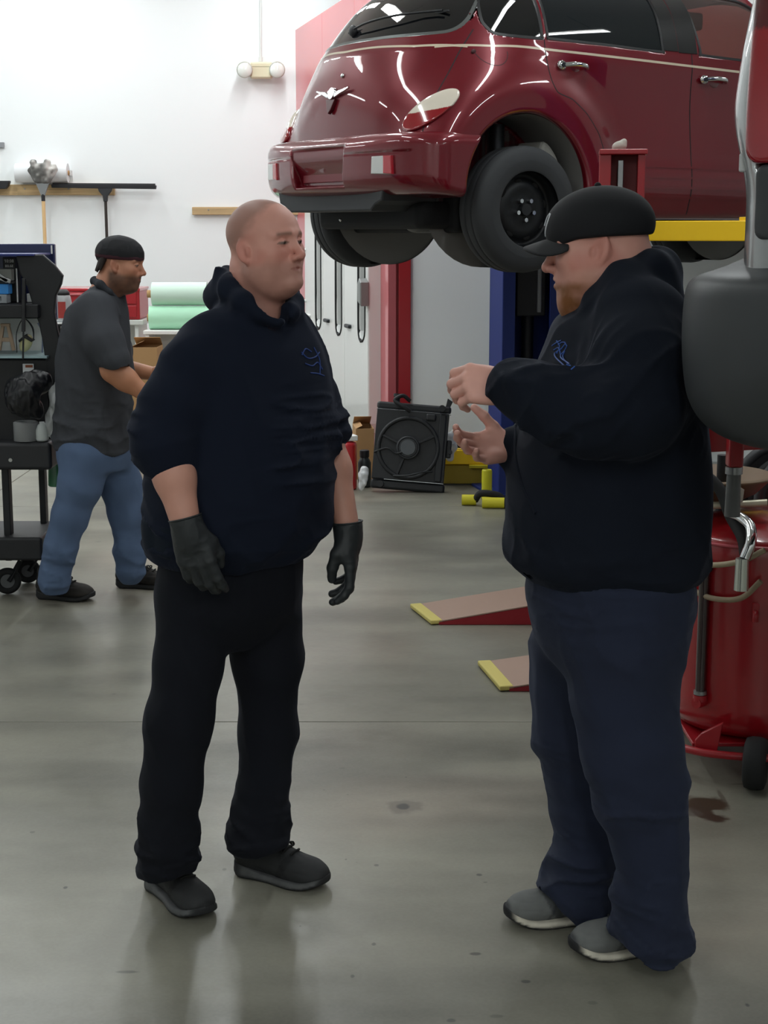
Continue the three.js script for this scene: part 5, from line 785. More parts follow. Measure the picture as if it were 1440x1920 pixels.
// ---------------------------------------------------------------- the three men
const skinMat = phys(0xffffff, .52, { vertexColors: true, sheen: .15, sheenRoughness: .6 });
const clothMat = (c, sheen = .25) => phys(c, .95, { specularIntensity: .4, sheen: sheen * .35, sheenColor: new THREE.Color(0x8e98b8), sheenRoughness: .7 });
const folds = (d, x, y, z, a, f, sx = 1, sy = 1) => a < 1e-4 ? d : d - a * (crease(x * f * sx + y * 2.2, y * f * sy + x * 1.5, z * f * sx + 7) - .35) ;
const mid3 = (a, b, t) => a.map((v, i) => mix(v, b[i], t));
const onSkin = (o) => skinColor(o);
function strokes(man, f, list, r, mat, name, dir, label) { // thread strokes laid on a garment; points are [x, y, z] starts
  return part(name, list.map((pts) => tube(pts.map((p) => onField(f, p, dir)), r, 24, false, 6)), mat, man, label);
}
{ // ---- bald man with black gloves, turned three-quarters to the right
  const D = 3.85, X0 = at(440, 1660, D).x, man = thing('person', 'bald man in dark navy hoodie and black gloves, facing right', 'person', [X0, 0, -D]);
  const J = (px, py, dz = 0) => { const p = at(px, py, D - dz); return [p.x - X0, p.y, p.z + D]; }, psi = 42 * Math.PI / 180, row = (py, px, rl, rf, rb, dz = 0) => { const p = J(px, py, dz); return [p[1], p[0], p[2], rl, rf, rb ?? rf]; };
  const hp = J(499, 462, .02), hf = frame(V(...hp), 54 * Math.PI / 180, -.13, .03, .925), hd = hf.wrap(headField({ jaw: 1.06, fat: .4, chin: .01, lidDrop: .0022, thin: 1 }));
  const neckA = hf.to(0, -.07, -.035), neckB = J(476, 590, -.01);
  // trunk, arms and legs of the body itself, under the clothes; head and forearms finer
  const rElb = J(305, 800, .2), rWri = J(349, 985, .27), lElb = J(606, 785, -.13), lWri = J(653, 995, -.04), rSho = J(372, 700, .11), lSho = J(560, 700, -.12);
  const bodyF = new Field(.05); bodyF.add(trunkField([row(600, 472, .06, .05), row(660, 458, .15, .1), row(800, 450, .19, .14), row(950, 440, .2, .15), row(1060, 434, .17, .13)], psi)).chain([[neckB, .05], [arr(neckA), .045]], .04).chain([[rSho, .04], [rElb, .04], [rWri, .03]], .04).chain([[lSho, .05], [lElb, .038], [lWri, .029]], .04)
    .chain([[J(385, 1080, .05), .08], [J(340, 1340, .1), .055], [J(312, 1610, .09), .035]], .05).chain([[J(490, 1080, -.06), .08], [J(500, 1360, -.08), .055], [J(490, 1570, -.04), .035]], .05);
  const headAll = new Field(.03).add(hd).add(fCap(arr(neckA), neckB, .058, .08), .02).add(fCap(arr(hf.to(0, -.05, -.065)), neckB, .05, .06), .03).fn();
  const sc = onSkin({ base: '#dca596', red: '#c06a5c', scalp: .5, stubble: .32, hair: '#54463a', lip: '#96564c', flush: .22, brow: .6 }), skin = (x, y, z) => sc(...hf.inv(x, y, z));
  const armC = lin('#cd9684'), armCol = (x, y, z) => { const n = .9 + .22 * fbm(x * 30, y * 30, z * 30, 3); return armC.map((v) => v * n); };
  const arm = (a, b, c, r0, r1, r2) => new Field(.03).add(fCap(a, b, r0, r1)).add(fCap(b, c, r1, r2)).fn();
  const mid = (a, b, t) => a.map((v, i) => mix(v, b[i], t));
  const rF = arm(mid(rElb, rWri, .2), mid(rElb, rWri, .5), rWri, .049, .0465, .0345), lF = arm(mid(lElb, lWri, .2), mid(lElb, lWri, .45), lWri, .041, .0405, .03);
  part('body', joinColored([surf(headAll, [hp[0] - .15, hp[1] - .27, hp[2] - .15], [hp[0] + .14, hp[1] + .145, hp[2] + .14], .003, { color: skin, steps: 1 }),
    surf(bodyF.fn(), [-.35, .05, -.35], [.38, J(470, 575)[1], .4], .014, { color: armCol }), surf(rF, ...bounds([rElb, rWri], .08), .007, { color: armCol }), surf(lF, ...bounds([lElb, lWri], .08), .007, { color: armCol })]), skinMat, man);
  // hoodie
  const T = trunkField([row(562, 484, .075, .075, .075), row(582, 480, .12, .095, .09), row(610, 470, .16, .11), row(655, 460, .21, .142), row(720, 456, .236, .165, .16), row(800, 454, .245, .185, .17), row(880, 450, .25, .205, .175), row(950, 444, .25, .21, .18), row(1000, 440, .238, .195, .172), row(1030, 438, .218, .172, .158), row(1046, 437, .205, .16, .15)], psi, 2.2);
  const H = new Field(.03); H.add(T);
  const rs = new Field(.03); [[J(392, 640, .09), .06], [J(358, 688, .14), .072], [J(323, 765, .185), .08], [J(309, 815, .205), .073], [J(312, 842, .215), .073], [J(318, 862, .22), .0535]].reduce((a, b) => { rs.add(fCap(a[0], b[0], a[1], b[1]), .03); return b; });
  const ls = new Field(.03); [[J(545, 636, -.11), .058], [J(568, 682, -.14), .056], [J(592, 740, -.15), .055], [J(604, 783, -.13), .054], [J(612, 808, -.12), .0535], [J(616, 834, -.11), .0405]].reduce((a, b) => { ls.add(fCap(a[0], b[0], a[1], b[1]), .03); return b; });
  H.add(rs.fn(), .03).add(ls.fn(), .028);
  // hood: roll round the neck, bag behind
  const ring = [[J(430, 524, -.05), .022], [J(436, 543, .05), .022], [J(456, 566, .10), .021], [J(494, 588, .12), .016], [J(521, 600, .115), .012], [J(545, 586, .05), .017], [J(553, 566, -.03), .02], [J(530, 540, -.11), .026], [J(470, 525, -.13), .026], [J(430, 524, -.05), .022]], hood = new Field(.03);
  ring.reduce((a, b) => { hood.add(fCap(a[0], b[0], a[1], b[1]), .03); return b; }); hood.add(fEll(J(428, 556, -.04), [.05, .05, .085], [0, psi, .3]), .04).add(fCap(J(424, 540, -.02), J(404, 498, -.02), .03, .004), .025).add(fCap(J(440, 512, -.08), J(424, 506, -.05), .018, .012), .02);
  H.add(hood.fn(), .025); H.sub(fCap(J(482, 575, .0), J(490, 480, .0), .07, .08), .012); H.sub(fCap(J(512, 588, .085), J(520, 540, .12), .036, .06), .012);
  const h0 = H.fn(), yh = J(440, 1012)[1], ycr = J(300, 800)[1];
  const hoodie = (x, y, z) => { let d = h0(x, y, z); if (d > .06 || d < -.06) return d; const low = sstep(yh + .16, yh - .01, y) * sstep(yh - .06, yh - .02, y), ar = sstep(.12, .2, Math.abs(x - (-.02) )) * sstep(ycr + .16, ycr, y) * sstep(ycr - .16, ycr - .1, y); d = folds(d, x, y, z, .012, 5, 1, .55); d = folds(d, x + 3, y, z, .014 * ar, 8, .5, 3.2); d = folds(d, x, y, z, .012 * low, 7, .8, 2); return d - .003 * (fbm(x * 9, y * 7, z * 9, 2) - .45); };
  const navy = clothMat(0x151b2a, .5);
  const hm = part('hoodie', surf(hoodie, [-.34, J(440, 1062)[1], -.34], [.36, J(400, 480)[1], .42], .0085), navy, man);
  const hemY = J(440, 1034)[1]; part('hem_band', surf((x, y, z) => smax(T(x, y + .004, z) - .002, Math.abs(y - hemY) - .024, .012) - .0012 * Math.sin(Math.atan2(x, z) * 90), [-.34, J(440, 1075)[1], -.34], [.34, J(440, 1000)[1], .34], .009), navy, hm);
  const blue = std(0x1b3a7c, .7), F0 = V(Math.sin(psi), 0, Math.cos(psi)), logo = [[[566, 664], [576, 672], [590, 674], [602, 668]], [[570, 678], [582, 683], [594, 680], [600, 690]], [[574, 690], [586, 692], [598, 700]], [[592, 660], [600, 676], [596, 696]], [[566, 668], [578, 662]]].map((l) => l.map(([a, b]) => { const p = J(a - 62, b, .0); return [p[0] + F0.x * .34, p[1], p[2] + F0.z * .34]; }));
  { const L0 = V(Math.cos(psi), 0, -Math.sin(psi)); const dirn = [-F0.x, 0, -F0.z]; const c = J(585, 678, 0); const pts = [[[-.04, .028], [-.02, .012], [.012, .012], [.036, .022]], [[-.034, .0], [-.005, -.008], [.02, -.002], [.036, -.02]], [[-.02, -.024], [.01, -.028], [.04, -.036]], [[.014, .036], [.03, .006], [.022, -.03]], [[-.04, .02], [-.02, .034], [0, .026]]];
    const base = V(J(452, 678)[0], c[1], J(452, 678)[2]).addScaledVector(L0, .118).addScaledVector(F0, .5);
    part('chest_logo', pts.map((l) => tube(l.map(([u, v]) => { const p = base.clone().addScaledVector(L0, u).add(V(0, v, 0)); return onField(hoodie, arr(p), dirn); }), .0019, 24, false, 6)), blue, hm, 'blue embroidered emblem');
    const a = J(496, 577, .2); const p = onField(hoodie, a, [0, 0, -1]); part('drawstring_tip', ball(.006, p.x, p.y, p.z, 1.2, .8, 1), M.white, hm); }
  // trousers
  const chainF = (pts, k = .03) => { const f = new Field(k); pts.reduce((a, b) => { f.add(fCap(a[0], b[0], a[1], b[1]), k); return b; }); return f.fn(); };
  const rl = [[J(368, 1120, .06), .098], [J(352, 1240, .1), .083], [J(336, 1350, .13), .0775], [J(322, 1470, .13), .071], [J(316, 1555, .12), .0655], [J(312, 1598, .115), .072], [J(315, 1660, .11), .068]], ll = [[J(492, 1120, -.07), .1], [J(502, 1240, -.09), .086], [J(501, 1370, -.09), .0735], [J(491, 1490, -.05), .066], [J(488, 1545, -.035), .07], [J(489, 1575, -.03), .069], [J(495, 1625, -.02), .06]];
  const P = new Field(.04); P.add(trunkField([row(1010, 437, .19, .145), row(1080, 433, .192, .15), row(1130, 432, .185, .14), row(1180, 432, .13, .1), row(1215, 433, .05, .05)], psi)).add(chainF(rl), .03).add(chainF(ll), .02);
  const hemR = J(315, 1648, .11), hemL = J(492, 1606, -.02), p0 = P.fn(), yc = J(315, 1610)[1], trousers = (x, y, z) => { let d = p0(x, y, z); const right = x < (hemR[0] + hemL[0]) / 2, q = right ? hemR : hemL, fr = ((x - q[0]) * .55 + (z - q[2]) * .83), hy = q[1] + .02 + .22 * fr; d = smax(d, hy - y, .012); if (Math.abs(d) > .05) return d; d -= .004 * sstep(hy + .035, hy + .025, y); const k = sstep(yc + .28, yc + .06, y); d = folds(d, x, y, z, .009, 6, 1, .5); d = folds(d, x, y, z, .016 * k, 8, .6, 2.4); return d; };
  const tr = part('trousers', surf(trousers, [-.34, J(315, 1690, .1)[1], -.32], [.34, J(440, 1010)[1], .34], .0095), clothMat(0x15171e, .35), man);
  { const sideY = J(300, 960)[1], tailY = J(290, 990)[1]; part('shirt_tail', surf((x, y, z) => smax(smax(T(x, y + .02, z) - .006 + .006 * ridge(x * 14, y * 4, z * 14), Math.abs(y - tailY) - .045, .01), x + .1, .02), [-.36, sideY - .2, -.36], [.3, sideY + .05, .3], .01), clothMat(0x161d28, .3), man); }
  // gloves
  const glove = phys(0x25292c, .55, { sheen: .2 });
  const gl = (pos, dir, palm, s, curl, th, wr, nm) => { const fr = handFrame(V(...pos), dir, palm, 1.03), h = handField(s, curl, th, { grow: .0022, spread: .05 }), wc = fCap([0, -.03, 0], [0, .035, .002], .0375, .031), f = fr.wrap((x, y, z) => smax(smin(h(x, y, z), wc(x, y, z), .015) - .0012 * ridge(x * 60, y * 60, z * 60), -.02 - y, .003)); const c = V(0, .08, .02).applyMatrix4(fr.m); const m = part('glove', surf(f, [c.x - .14, c.y - .16, c.z - .14], [c.x + .14, c.y + .16, c.z + .14], .0038), glove, man); part('glove_cuff', new THREE.TorusGeometry(.0372, .0022, 8, 36).rotateX(Math.PI / 2).translate(0, -.02, 0).applyMatrix4(fr.m), glove, m); };
  gl(J(351, 986, .27), V(.24, -1, .06), V(.1, .1, -1), 1, [[.25, .45, .3], [.35, .55, .35], [.4, .6, .35], [.4, .6, .35]], [[.04, .05, .02], [.046, .082, .035], [.04, .108, .046]]);
  gl(J(653, 994, -.04), V(.10, -1, .06), V(-1, -.1, -.1), -1, [[.12, .5, .4], [.2, .6, .4], [.28, .65, .4], [.3, .7, .4]], [[.036, .052, .03], [.034, .086, .044], [.026, .115, .05]]);
  // shoes
  const st = { upper: '#2b2c2e', sole: 0x5a5b5c, lace: 0x141414, accent: '#17181a', w: 1.02 };
  const s1 = frame(V(...J(289, 1655, -.0)).setY(0), 0); const a = onFloor(300, 1655), b = onFloor(436, 1628);
  shoe(man, V(a.x - X0 - .02, 0, a.z + D), 36 * Math.PI / 180, .305, st, 'black running shoe'); shoe(man, V(b.x - X0 + .01, 0, b.z + D + .015), 64 * Math.PI / 180, .295, st, 'black running shoe');
}
{ // ---- heavy bearded man with cap, in profile facing left
  const D = 3.56, X0 = at(1140, 1760, D).x, man = thing('person', 'heavy bearded man in black cap and navy hoodie, gesturing with both hands', 'person', [X0, 0, -D]);
  const J = (px, py, dz = 0) => { const p = at(px, py, D - dz); return [p.x - X0, p.y, p.z + D]; }, psi = -82 * Math.PI / 180, row = (py, px, rl, rf, rb, dz = 0) => { const p = J(px, py, dz); return [p[1], p[0], p[2], rl, rf, rb ?? rf]; };
  const hp = J(1119, 461, .0), hf = frame(V(...hp), -101 * Math.PI / 180, .1, 0, 1.03), hd = hf.wrap(headField({ jaw: 1.12, fat: 1.15, chin: -.012, mouth: .004, lidDrop: .003, beard: 1 }));
  const neckB = J(1185, 565, 0);
  const headAll = new Field(.03).add(hd).add(fCap(arr(hf.to(0, -.05, -.045)), neckB, .082, .1), .035).add(fCap(arr(hf.to(0, -.10, .0)), J(1135, 585), .06, .07), .03).fn();
  const sc = onSkin({ base: '#d9a394', red: '#be6b5e', hair: '#4d3526', beard: '#8a5832', lip: '#9c5a52', mouth: .004, flush: .18 }), skin = (x, y, z) => sc(...hf.inv(x, y, z));
  const lSho = J(1205, 620, .2), lElb = J(1150, 790, .3), lWri = J(957, 727, .27), rSho = J(1180, 620, -.22), rElb = J(1110, 830, -.26), rWri = J(958, 838, -.1);
  const handC = lin('#dfa89b'), hc = (x, y, z) => { const n = .88 + .26 * fbm(x * 26, y * 26, z * 26, 3); return [handC[0] * n, handC[1] * n * .98, handC[2] * n * .97]; };
  const bodyF = new Field(.05); bodyF.add(trunkField([row(590, 1185, .1, .08), row(650, 1170, .2, .13), row(800, 1155, .22, .17), row(950, 1140, .22, .18), row(1080, 1140, .2, .16)], psi)).chain([[lSho, .07], [lElb, .055], [lWri, .035]], .04).chain([[rSho, .07], [rElb, .055], [rWri, .035]], .04)
    .chain([[J(1160, 1110, .1), .1], [J(1180, 1400, .14), .07], [J(1215, 1730, .13), .04]], .05).chain([[J(1110, 1110, -.1), .1], [J(1085, 1400, -.12), .07], [J(1095, 1660, -.1), .04]], .05);
  const lh = handFrame(V(...lWri), V(-1, .12, .05), V(-.15, -.45, -.85), 1.0), rh = handFrame(V(...rWri), V(-.86, .0, .4), V(.3, .62, .75), .96);
  const lhF = lh.wrap(handField(-1, [[.95, .7, .4], [1.05, .7, .4], [1.1, .75, .4], [1.1, .75, .4]], [[.04, .05, .026], [.045, .078, .045], [.036, .1, .058]], { fat: 1.12 })), rhF = rh.wrap(handField(1, [[.3, .45, .3], [.35, .5, .3], [.4, .5, .3], [.45, .55, .3]], [[.05, .042, .018], [.074, .068, .034], [.094, .092, .042]], { fat: 1.12, spread: .04 }));
  const hb = (fr) => { const c = V(0, .075, .03).applyMatrix4(fr.m); return [[c.x - .15, c.y - .13, c.z - .13], [c.x + .15, c.y + .13, c.z + .13]]; };
  part('body', joinColored([surf(headAll, [hp[0] - .16, hp[1] - .24, hp[2] - .15], [hp[0] + .16, hp[1] + .14, hp[2] + .15], .0031, { color: skin, steps: 1 }), surf(bodyF.fn(), [-.32, .05, -.42], [.36, J(1185, 575)[1], .44], .015, { color: hc }), surf(lhF, ...hb(lh), .0034, { color: hc }), surf(rhF, ...hb(rh), .0034, { color: hc })]), skinMat, man);
  // hoodie
  const T = trunkField([row(548, 1196, .09, .09), row(572, 1186, .16, .12), row(600, 1172, .215, .148), row(650, 1166, .245, .166), row(700, 1158, .258, .182), row(800, 1152, .266, .202), row(900, 1141, .266, .222), row(1000, 1134, .26, .228), row(1045, 1134, .25, .224), row(1070, 1142, .23, .204), row(1080, 1146, .22, .195)], psi, 2.25);
  const chainF = (pts, k = .03) => { const f = new Field(k); pts.reduce((a, b) => { f.add(fCap(a[0], b[0], a[1], b[1]), k); return b; }); return f.fn(); };
  const H = new Field(.03); H.add(T).add(chainF([[J(1205, 610, .17), .105], [J(1205, 680, .24), .104], [J(1180, 770, .29), .1], [J(1120, 775, .31), .086], [J(1040, 752, .31), .068], [J(985, 736, .295), .057], [J(957, 728, .28), .043]], .035), .05).add(chainF([[J(1170, 620, -.18), .1], [J(1130, 740, -.26), .09], [J(1090, 830, -.26), .08], [J(1010, 835, -.18), .062], [J(965, 838, -.11), .046]], .03), .03);
  const hood = new Field(.03), ring = [[J(1095, 596, .0), .028], [J(1128, 572, .09), .034], [J(1175, 530, .125), .038], [J(1222, 502, .08), .036], [J(1240, 498, .0), .034], [J(1222, 502, -.08), .034], [J(1165, 535, -.12), .034], [J(1095, 596, .0), .028]]; ring.reduce((a, b) => { hood.add(fCap(a[0], b[0], a[1], b[1]), .03); return b; }); hood.add(fEll(J(1230, 548, .0), [.06, .075, .12]), .04).add(fCap(J(1238, 495, .02), J(1248, 488, .02), .02, .014), .015);
  H.add(hood.fn(), .03); H.sub(chainF([[J(1180, 575, .0), .083], [J(1150, 480, .0), .09]], .02), .015); H.sub(fCap(J(1128, 575, 0), J(1100, 540, 0), .05, .06), .02);
  const h0 = H.fn(), yh = J(1140, 1050)[1], hoodie = (x, y, z) => { let d = h0(x, y, z); if (Math.abs(d) > .06) return d; const ar = sstep(.12, .24, z) * sstep(J(1100, 860)[1], J(1100, 800)[1], y) * sstep(J(1100, 560)[1], J(1100, 660)[1], y), low = sstep(yh + .15, yh, y) * sstep(yh - .05, yh - .01, y); d = folds(d, x, y, z, .012, 4.5, 1, .6); d = folds(d, x * .6 - y * .7, y + x * .5, z, .016 * ar, 7, 1.7, .8); d = folds(d, x, y, z, .010 * low, 7, .8, 2); return d - .004 * (fbm(x * 8, y * 6, z * 8, 2) - .45); };
  const navy = clothMat(0x141924, .5), hm = part('hoodie', surf(hoodie, [-.36, J(1140, 1095)[1], -.46], [.36, J(1240, 470)[1], .5], .0095), navy, man);
  part('hem_band', surf((x, y, z) => smax(T(x, y + .012, z) + .007, Math.abs(y - J(1140, 1078)[1]) - .024, .012) - .0012 * Math.sin(Math.atan2(x, z) * 100), [-.34, J(1140, 1110)[1], -.36], [.34, J(1140, 1040)[1], .36], .0095), navy, hm);
  const cuff = (a, b, r) => part('cuff', surf(smaxF(fCap(a, b, r, r * .97)), ...bounds([a, b], .08), .006), clothMat(0x14161a, .3), hm), smaxF = (f) => (x, y, z) => f(x, y, z) - .0008 * Math.sin(Math.atan2(y - lWri[1], z - lWri[2]) * 40); cuff(J(966, 729, .283), J(955, 727, .277), .044); cuff(J(975, 838, -.12), J(962, 838, -.108), .045);
  part('pocket_edge', [tube([[1010, 860], [1002, 905], [1008, 960], [1030, 1010]].map(([a, b]) => onField(hoodie, J(a, b, .45), [0, 0, -1])), .004, 30, false, 6)], navy, hm);
  { const blue = std(0x28509c, .7), pts = [[[1050, 700], [1056, 688], [1066, 680], [1074, 668]], [[1062, 672], [1072, 664], [1076, 676], [1066, 688], [1056, 692]], [[1054, 684], [1062, 678], [1064, 690]], [[1058, 702], [1066, 696]], [[1052, 676], [1060, 668], [1068, 662]], [[1050, 692], [1058, 696], [1068, 690], [1072, 682]], [[1060, 664], [1064, 676], [1058, 690]]]; part('chest_logo', pts.map((l) => tube(l.map(([a, b]) => onField(hoodie, J(a + 24, b - 0, .45), [0, 0, -1])), .0016, 20, false, 6)), blue, hm, 'blue embroidered emblem'); }
  // jeans
  const nl = [[J(1170, 1120, .1), .135], [J(1168, 1220, .12), .125], [J(1172, 1300, .13), .1135], [J(1186, 1400, .14), .111], [J(1199, 1490, .14), .102], [J(1217, 1570, .14), .083], [J(1228, 1630, .14), .072], [J(1218, 1690, .14), .0785], [J(1220, 1735, .135), .081], [J(1226, 1790, .13), .078]], fl = [[J(1110, 1120, -.12), .135], [J(1090, 1220, -.13), .118], [J(1084, 1290, -.13), .11], [J(1088, 1370, -.13), .108], [J(1103, 1440, -.13), .1], [J(1110, 1515, -.13), .092], [J(1108, 1570, -.13), .075], [J(1098, 1615, -.12), .08], [J(1090, 1665, -.12), .084], [J(1096, 1715, -.12), .078]];
  const P = new Field(.05); P.add(trunkField([row(1040, 1140, .225, .185), row(1090, 1140, .23, .186), row(1150, 1142, .225, .183), row(1210, 1142, .2, .16), row(1260, 1142, .12, .1)], psi)).add(chainF(nl), .04).add(chainF(fl), .03);
  const p0 = P.fn(), yn = J(1222, 1720)[1], hemN = J(1220, 1782, .13), hemF = J(1095, 1708, -.12), jeans = (x, y, z) => { let d = p0(x, y, z); const q = z > 0 ? hemN : hemF, hy = q[1] + .7 * Math.max(0, q[0] - x) + .4 * Math.max(0, x - q[0] - .02); d = smax(d, hy - y, .012); if (Math.abs(d) > .06) return d; d -= .004 * sstep(hy + .035, hy + .025, y); const k = sstep(yn + .3, yn + .05, y), th = sstep(J(1140, 1180)[1] - .1, J(1140, 1180)[1] + .08, y), kn = Math.exp(-(((y - J(1180, 1460)[1]) / .08) ** 2)); d = folds(d, x, y, z, .011, 5.5, 1, .5); d = folds(d, x, y, z, .019 * k + .012 * kn, 7, .7, 2.2); d = folds(d, x, y, z, .005 * th, 11, .4, 3.5); return d; };
  part('jeans', surf(jeans, [-.32, J(1222, 1812, .12)[1], -.4], [.36, J(1140, 1045)[1], .44], .0105, { color: (x, y, z) => { const n = .75 + .55 * fbm(x * 6, y * 4, z * 6, 3) + .12 * (noise(x * 300, y * 300, z * 300) - .5), c = lin('#171f35'); return c.map((v) => v * n); } }), phys(0xffffff, .9, { vertexColors: true, sheen: .2, sheenColor: new THREE.Color(0x7d8db8) }), man);
  // cap
  const capO = fEll([0, .043, -.01], [.0945, .086, .121]), capF = (x, y, z) => smax(capO(x, y, z), .018 - .05 * Math.max(0, -z - .02) - .014 * sstep(.03, .09, z) - y, .006) - .0008 * Math.exp(-x * x / .00001);
  const bill = (x, y, z) => { const arch = .027 - 5.2 * x * x - .16 * (z - .08) - .6 * (z - .08) ** 2; const o = hyp2(x / .084, (z - .08) / .082) - 1; return smax(smax(o * .07, .055 - z, .004), Math.abs(y - arch) - .0035, .003); };
  const c0 = hf.to(0, .06, .03), cb = [[c0.x - .24, c0.y - .14, c0.z - .14], [c0.x + .2, c0.y + .14, c0.z + .14]], capM = std(0x101117, .85);
  const cap = part('cap', surf(hf.wrap(capF), ...cb, .005), capM, man); part('cap_bill', surf(hf.wrap(bill), ...cb, .0026), std(0x1b1c20, .8), cap); part('cap_button', ball(.008, ...arr(hf.to(0, .129, -.012))), capM, cap);
  part('cap_emblem', [tube([[.012, .075], [.022, .095], [.034, .098], [.036, .078], [.026, .062], [.016, .052]].map(([a, b]) => hf.to(a * .9, b - .02, .012)).map((p, i) => { const q = hf.inv(p.x, p.y, p.z); return onField(hf.wrap(capF), arr(hf.to(q[0], q[1], .2)), arr(hf.to(0, 0, -1).sub(hf.to(0, 0, 0)))); }), .0022, 30, false, 6)], std(0xc9ccd2, .5), cap, 'pale emblem');
  const sh = { upper: '#6a6c6b', sole: 0xc9c3b4, lace: 0x17181a, accent: '#34363a', w: 1.1 };
  const a = onFloor(1296, 1780), b = onFloor(1150, 1722); shoe(man, V(a.x - X0 - .005, 0, a.z + D - .02), -80 * Math.PI / 180, .305, sh, 'grey running shoe'); shoe(man, V(b.x - X0 + .02, 0, b.z + D), -86 * Math.PI / 180, .305, sh, 'grey running shoe');
}
{ // ---- man walking to the right behind them
  const D = 7.15, X0 = at(180, 1110, D).x, man = thing('person', 'man in grey work shirt, blue jeans and black bandana, walking right', 'person', [X0, 0, -D]);
  const J = (px, py, dz = 0) => { const p = at(px, py, D - dz); return [p.x - X0, p.y, p.z + D]; }, psi = 78 * Math.PI / 180, row = (py, px, rl, rf, rb, dz = 0) => { const p = J(px, py, dz); return [p[1], p[0], p[2], rl, rf, rb ?? rf]; };
  const hp = J(228, 494, .0), hf = frame(V(...hp), 82 * Math.PI / 180, .1, 0, .95), hd = hf.wrap(headField({ jaw: 1.0, fat: .4, lidDrop: .002 })), neckB = J(193, 560, 0);
  const headAll = new Field(.03).add(hd).add(fCap(arr(hf.to(0, -.06, -.04)), neckB, .062, .075), .03).fn();
  const sc = onSkin({ base: '#c48c70', red: '#a05a44', hair: '#2c211c', stubble: .75, lip: '#8e5044', flush: .2 });
  const chainF = (pts, k = .03) => { const f = new Field(k); pts.reduce((a, b) => { f.add(fCap(a[0], b[0], a[1], b[1]), k); return b; }); return f.fn(); };
  const rSho = J(178, 585, .16), rElb = J(212, 694, .21), rWri = J(276, 742, .2), lSho = J(190, 585, -.16), lElb = J(225, 690, -.18), lWri = J(285, 700, -.15);
  const aC = lin('#bd8262'), ac = (x, y, z) => { const n = .88 + .25 * fbm(x * 20, y * 20, z * 20, 3); return aC.map((v) => v * n); };
  const arms = new Field(.03).chain([[rSho, .05], [rElb, .052], [mid3(rElb, rWri, .35), .05], [rWri, .033]], .03).chain([[lSho, .05], [lElb, .048], [lWri, .032]], .03).fn();
  const rh = handFrame(V(...rWri), V(1, -.5, 0), V(-.2, -.3, -1)), lh = handFrame(V(...lWri), V(1, -.1, 0), V(0, -.3, 1)), cu = [[.5, .6, .3], [.5, .7, .3], [.55, .7, .3], [.6, .7, .3]], th = [[.042, .05, .02], [.05, .08, .035], [.044, .105, .045]];
  const hb = (p) => [[p[0] - .06, p[1] - .2, p[2] - .16], [p[0] + .22, p[1] + .14, p[2] + .16]];
  const trunk = new Field(.05).add(trunkField([row(560, 193, .09, .07), row(620, 178, .17, .1), row(740, 172, .17, .12), row(840, 172, .16, .12)], psi)).chain([[J(165, 840, .09), .08], [J(122, 975, .1), .055], [J(98, 1085, .1), .035]], .04).chain([[J(205, 840, -.08), .08], [J(232, 960, -.09), .055], [J(243, 1075, -.1), .035]], .04).fn();
  part('body', joinColored([surf(headAll, [hp[0] - .16, hp[1] - .2, hp[2] - .13], [hp[0] + .14, hp[1] + .14, hp[2] + .13], .005, { color: (x, y, z) => sc(...hf.inv(x, y, z)), steps: 1 }), surf(arms, [-.2, J(0, 790)[1], -.3], [.42, J(0, 560)[1], .32], .009, { color: ac }), surf(trunk, [-.4, .05, -.3], [.35, J(0, 555)[1], .3], .018, { color: ac }), surf(rh.wrap(handField(1, cu, th)), ...hb(rWri), .006, { color: ac }), surf(lh.wrap(handField(-1, cu, th)), ...hb(lWri), .006, { color: ac })]), skinMat, man);
  // shirt with open collar and short sleeves
  const T = trunkField([row(540, 196, .07, .07), row(556, 190, .13, .095), row(590, 182, .19, .128), row(640, 178, .2, .15, .15), row(700, 178, .2, .162, .158), row(770, 174, .198, .168, .162), row(830, 175, .2, .168, .168), row(842, 175, .195, .163, .163)], psi, 2.3);
  const S = new Field(.03); S.add(T).add(chainF([[J(180, 585, .13), .085], [J(196, 640, .2), .088], [J(212, 672, .225), .078]], .03), .04).add(chainF([[J(190, 585, -.13), .085], [J(215, 655, -.2), .08]], .03), .04).sub(fCap(J(212, 535, 0), J(236, 500, 0), .062, .07), .01).sub(fCap(J(214, 690, .235), J(222, 706, .24), .062, .066), .008).add(chainF([[J(178, 542, .0), .022], [J(196, 560, .085), .02], [J(222, 590, .07), .014]], .02), .02);
  const s0 = S.fn(), shirt = (x, y, z) => { let d = s0(x, y, z); if (Math.abs(d) > .06) return d; d = folds(d, x, y, z, .014, 5, 1, .6); return folds(d, x * .8 + y * .5, y, z, .014 * sstep(J(0, 720)[1] + .1, J(0, 790)[1], y), 7, .8, 1.6); };
  part('shirt', surf(shirt, [-.34, J(0, 855)[1], -.36], [.34, J(0, 515)[1], .36], .012), clothMat(0x424449, .2), man);
  part('collar', surf(chainF([[J(205, 548, .09), .014], [J(188, 534, .075), .019], [J(178, 527, .0), .02], [J(188, 534, -.075), .019], [J(212, 548, -.06), .014], [J(226, 575, .0), .012], [J(205, 548, .09), .014]], .015), [-.2, J(0, 600)[1], -.16], [.2, J(0, 505)[1], .16], .008), clothMat(0x33353a, .2), man);
  const bl = [[J(160, 848, .09), .125], [J(150, 910, .1), .098], [J(131, 965, .1), .083], [J(113, 1030, .1), .07], [J(105, 1070, .1), .066], [J(100, 1092, .1), .066]], fl = [[J(200, 848, -.07), .125], [J(226, 905, -.09), .095], [J(238, 965, -.1), .08], [J(243, 1030, -.1), .071], [J(245, 1072, -.1), .07]];
  const P = new Field(.04).add(trunkField([row(815, 178, .19, .16), row(850, 178, .19, .165), row(878, 180, .16, .14)], psi)).add(chainF(bl), .03).add(chainF(fl), .03).fn(), yk = J(0, 1080)[1];
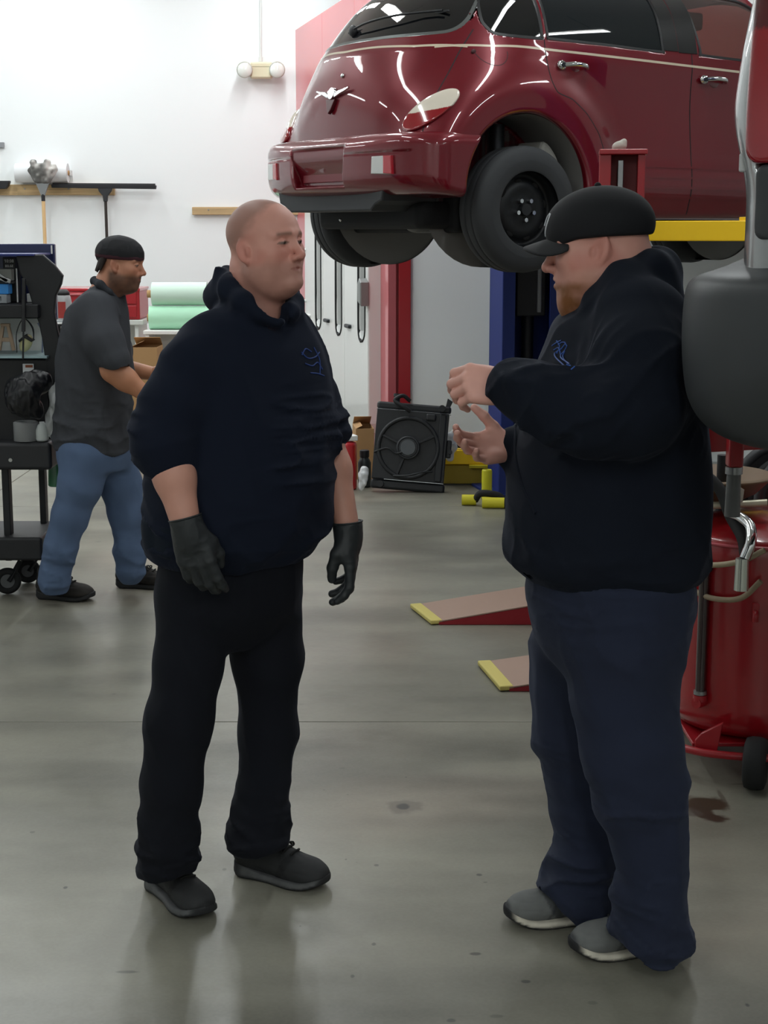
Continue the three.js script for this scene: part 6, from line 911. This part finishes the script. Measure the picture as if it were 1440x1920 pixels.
  part('jeans', surf((x, y, z) => { let d = P(x, y, z); if (Math.abs(d) > .06) return d; d = folds(d, x, y, z, .008, 6, .8, .8); return folds(d, x, y, z, .013 * sstep(yk + .3, yk, y), 7, .7, 2); }, [-.45, yk - .07, -.3], [.36, J(0, 820)[1], .3], .012, { color: (x, y, z) => { const n = .7 + .6 * fbm(x * 7, y * 6, z * 7, 3), c = lin('#566a8a'); return c.map((v) => v * n); } }), phys(0xffffff, .9, { vertexColors: true }), man);
  // bandana and hair
  const bO = fEll([0, .044, -.012], [.0885, .088, .119]), bI = fEll([0, .03, -.014], [.07, .07, .09]), bE = fEll([0, .04, -.012], [.09, .09, .1205]), band = (x, y, z) => smax(smax(bO(x, y, z), .022 + .02 * (z + .02) - y + .02 * sstep(-.05, -.1, z) * -1, .008), -bI(x, y, z), .004) - .002 * ridge(x * 40, y * 40, z * 30);
  const c0 = hf.to(0, .04, -.02), cb = [[c0.x - .16, c0.y - .14, c0.z - .14], [c0.x + .16, c0.y + .14, c0.z + .14]];
  const bd = part('bandana', surf(hf.wrap(band), ...cb, .006), std(0x15151a, .85), man); part('bandana_edge', surf(hf.wrap((x, y, z) => smax(bE(x, y, z), Math.abs(y - .03 - .02 * (z + .02)) - .011, .004)), ...cb, .006), std(0x3a1420, .85), bd, 'dark red edge');
  const hr = new Field(.012); seed = 33; for (let i = 0; i < 16; i++) { const a = mix(-1.2, 1.2, i / 15), x = Math.sin(a) * .07, z = -.045 - Math.cos(a) * .05; hr.add(fCap([x, .02, z], [x * 1.08, -.035 - .02 * rnd(), z - .012 - .02 * rnd()], .012, .004)); }
  part('hair', surf(hf.wrap(hr.fn()), ...cb, .006), std(0x231a17, .8), man);
  const st = { upper: '#2c2825', sole: 0x1b1b1c, lace: 0x151515, accent: '#1c1a19', w: 1.1 }, a = onFloor(66, 1120), b = onFloor(218, 1100); shoe(man, V(a.x - X0 + .01, 0, a.z + D), 76 * Math.PI / 180, .3, st, 'dark work shoe'); shoe(man, V(b.x - X0, 0, b.z + D), 84 * Math.PI / 180, .3, st, 'dark work shoe');
}
renderer.render(scene, camera);
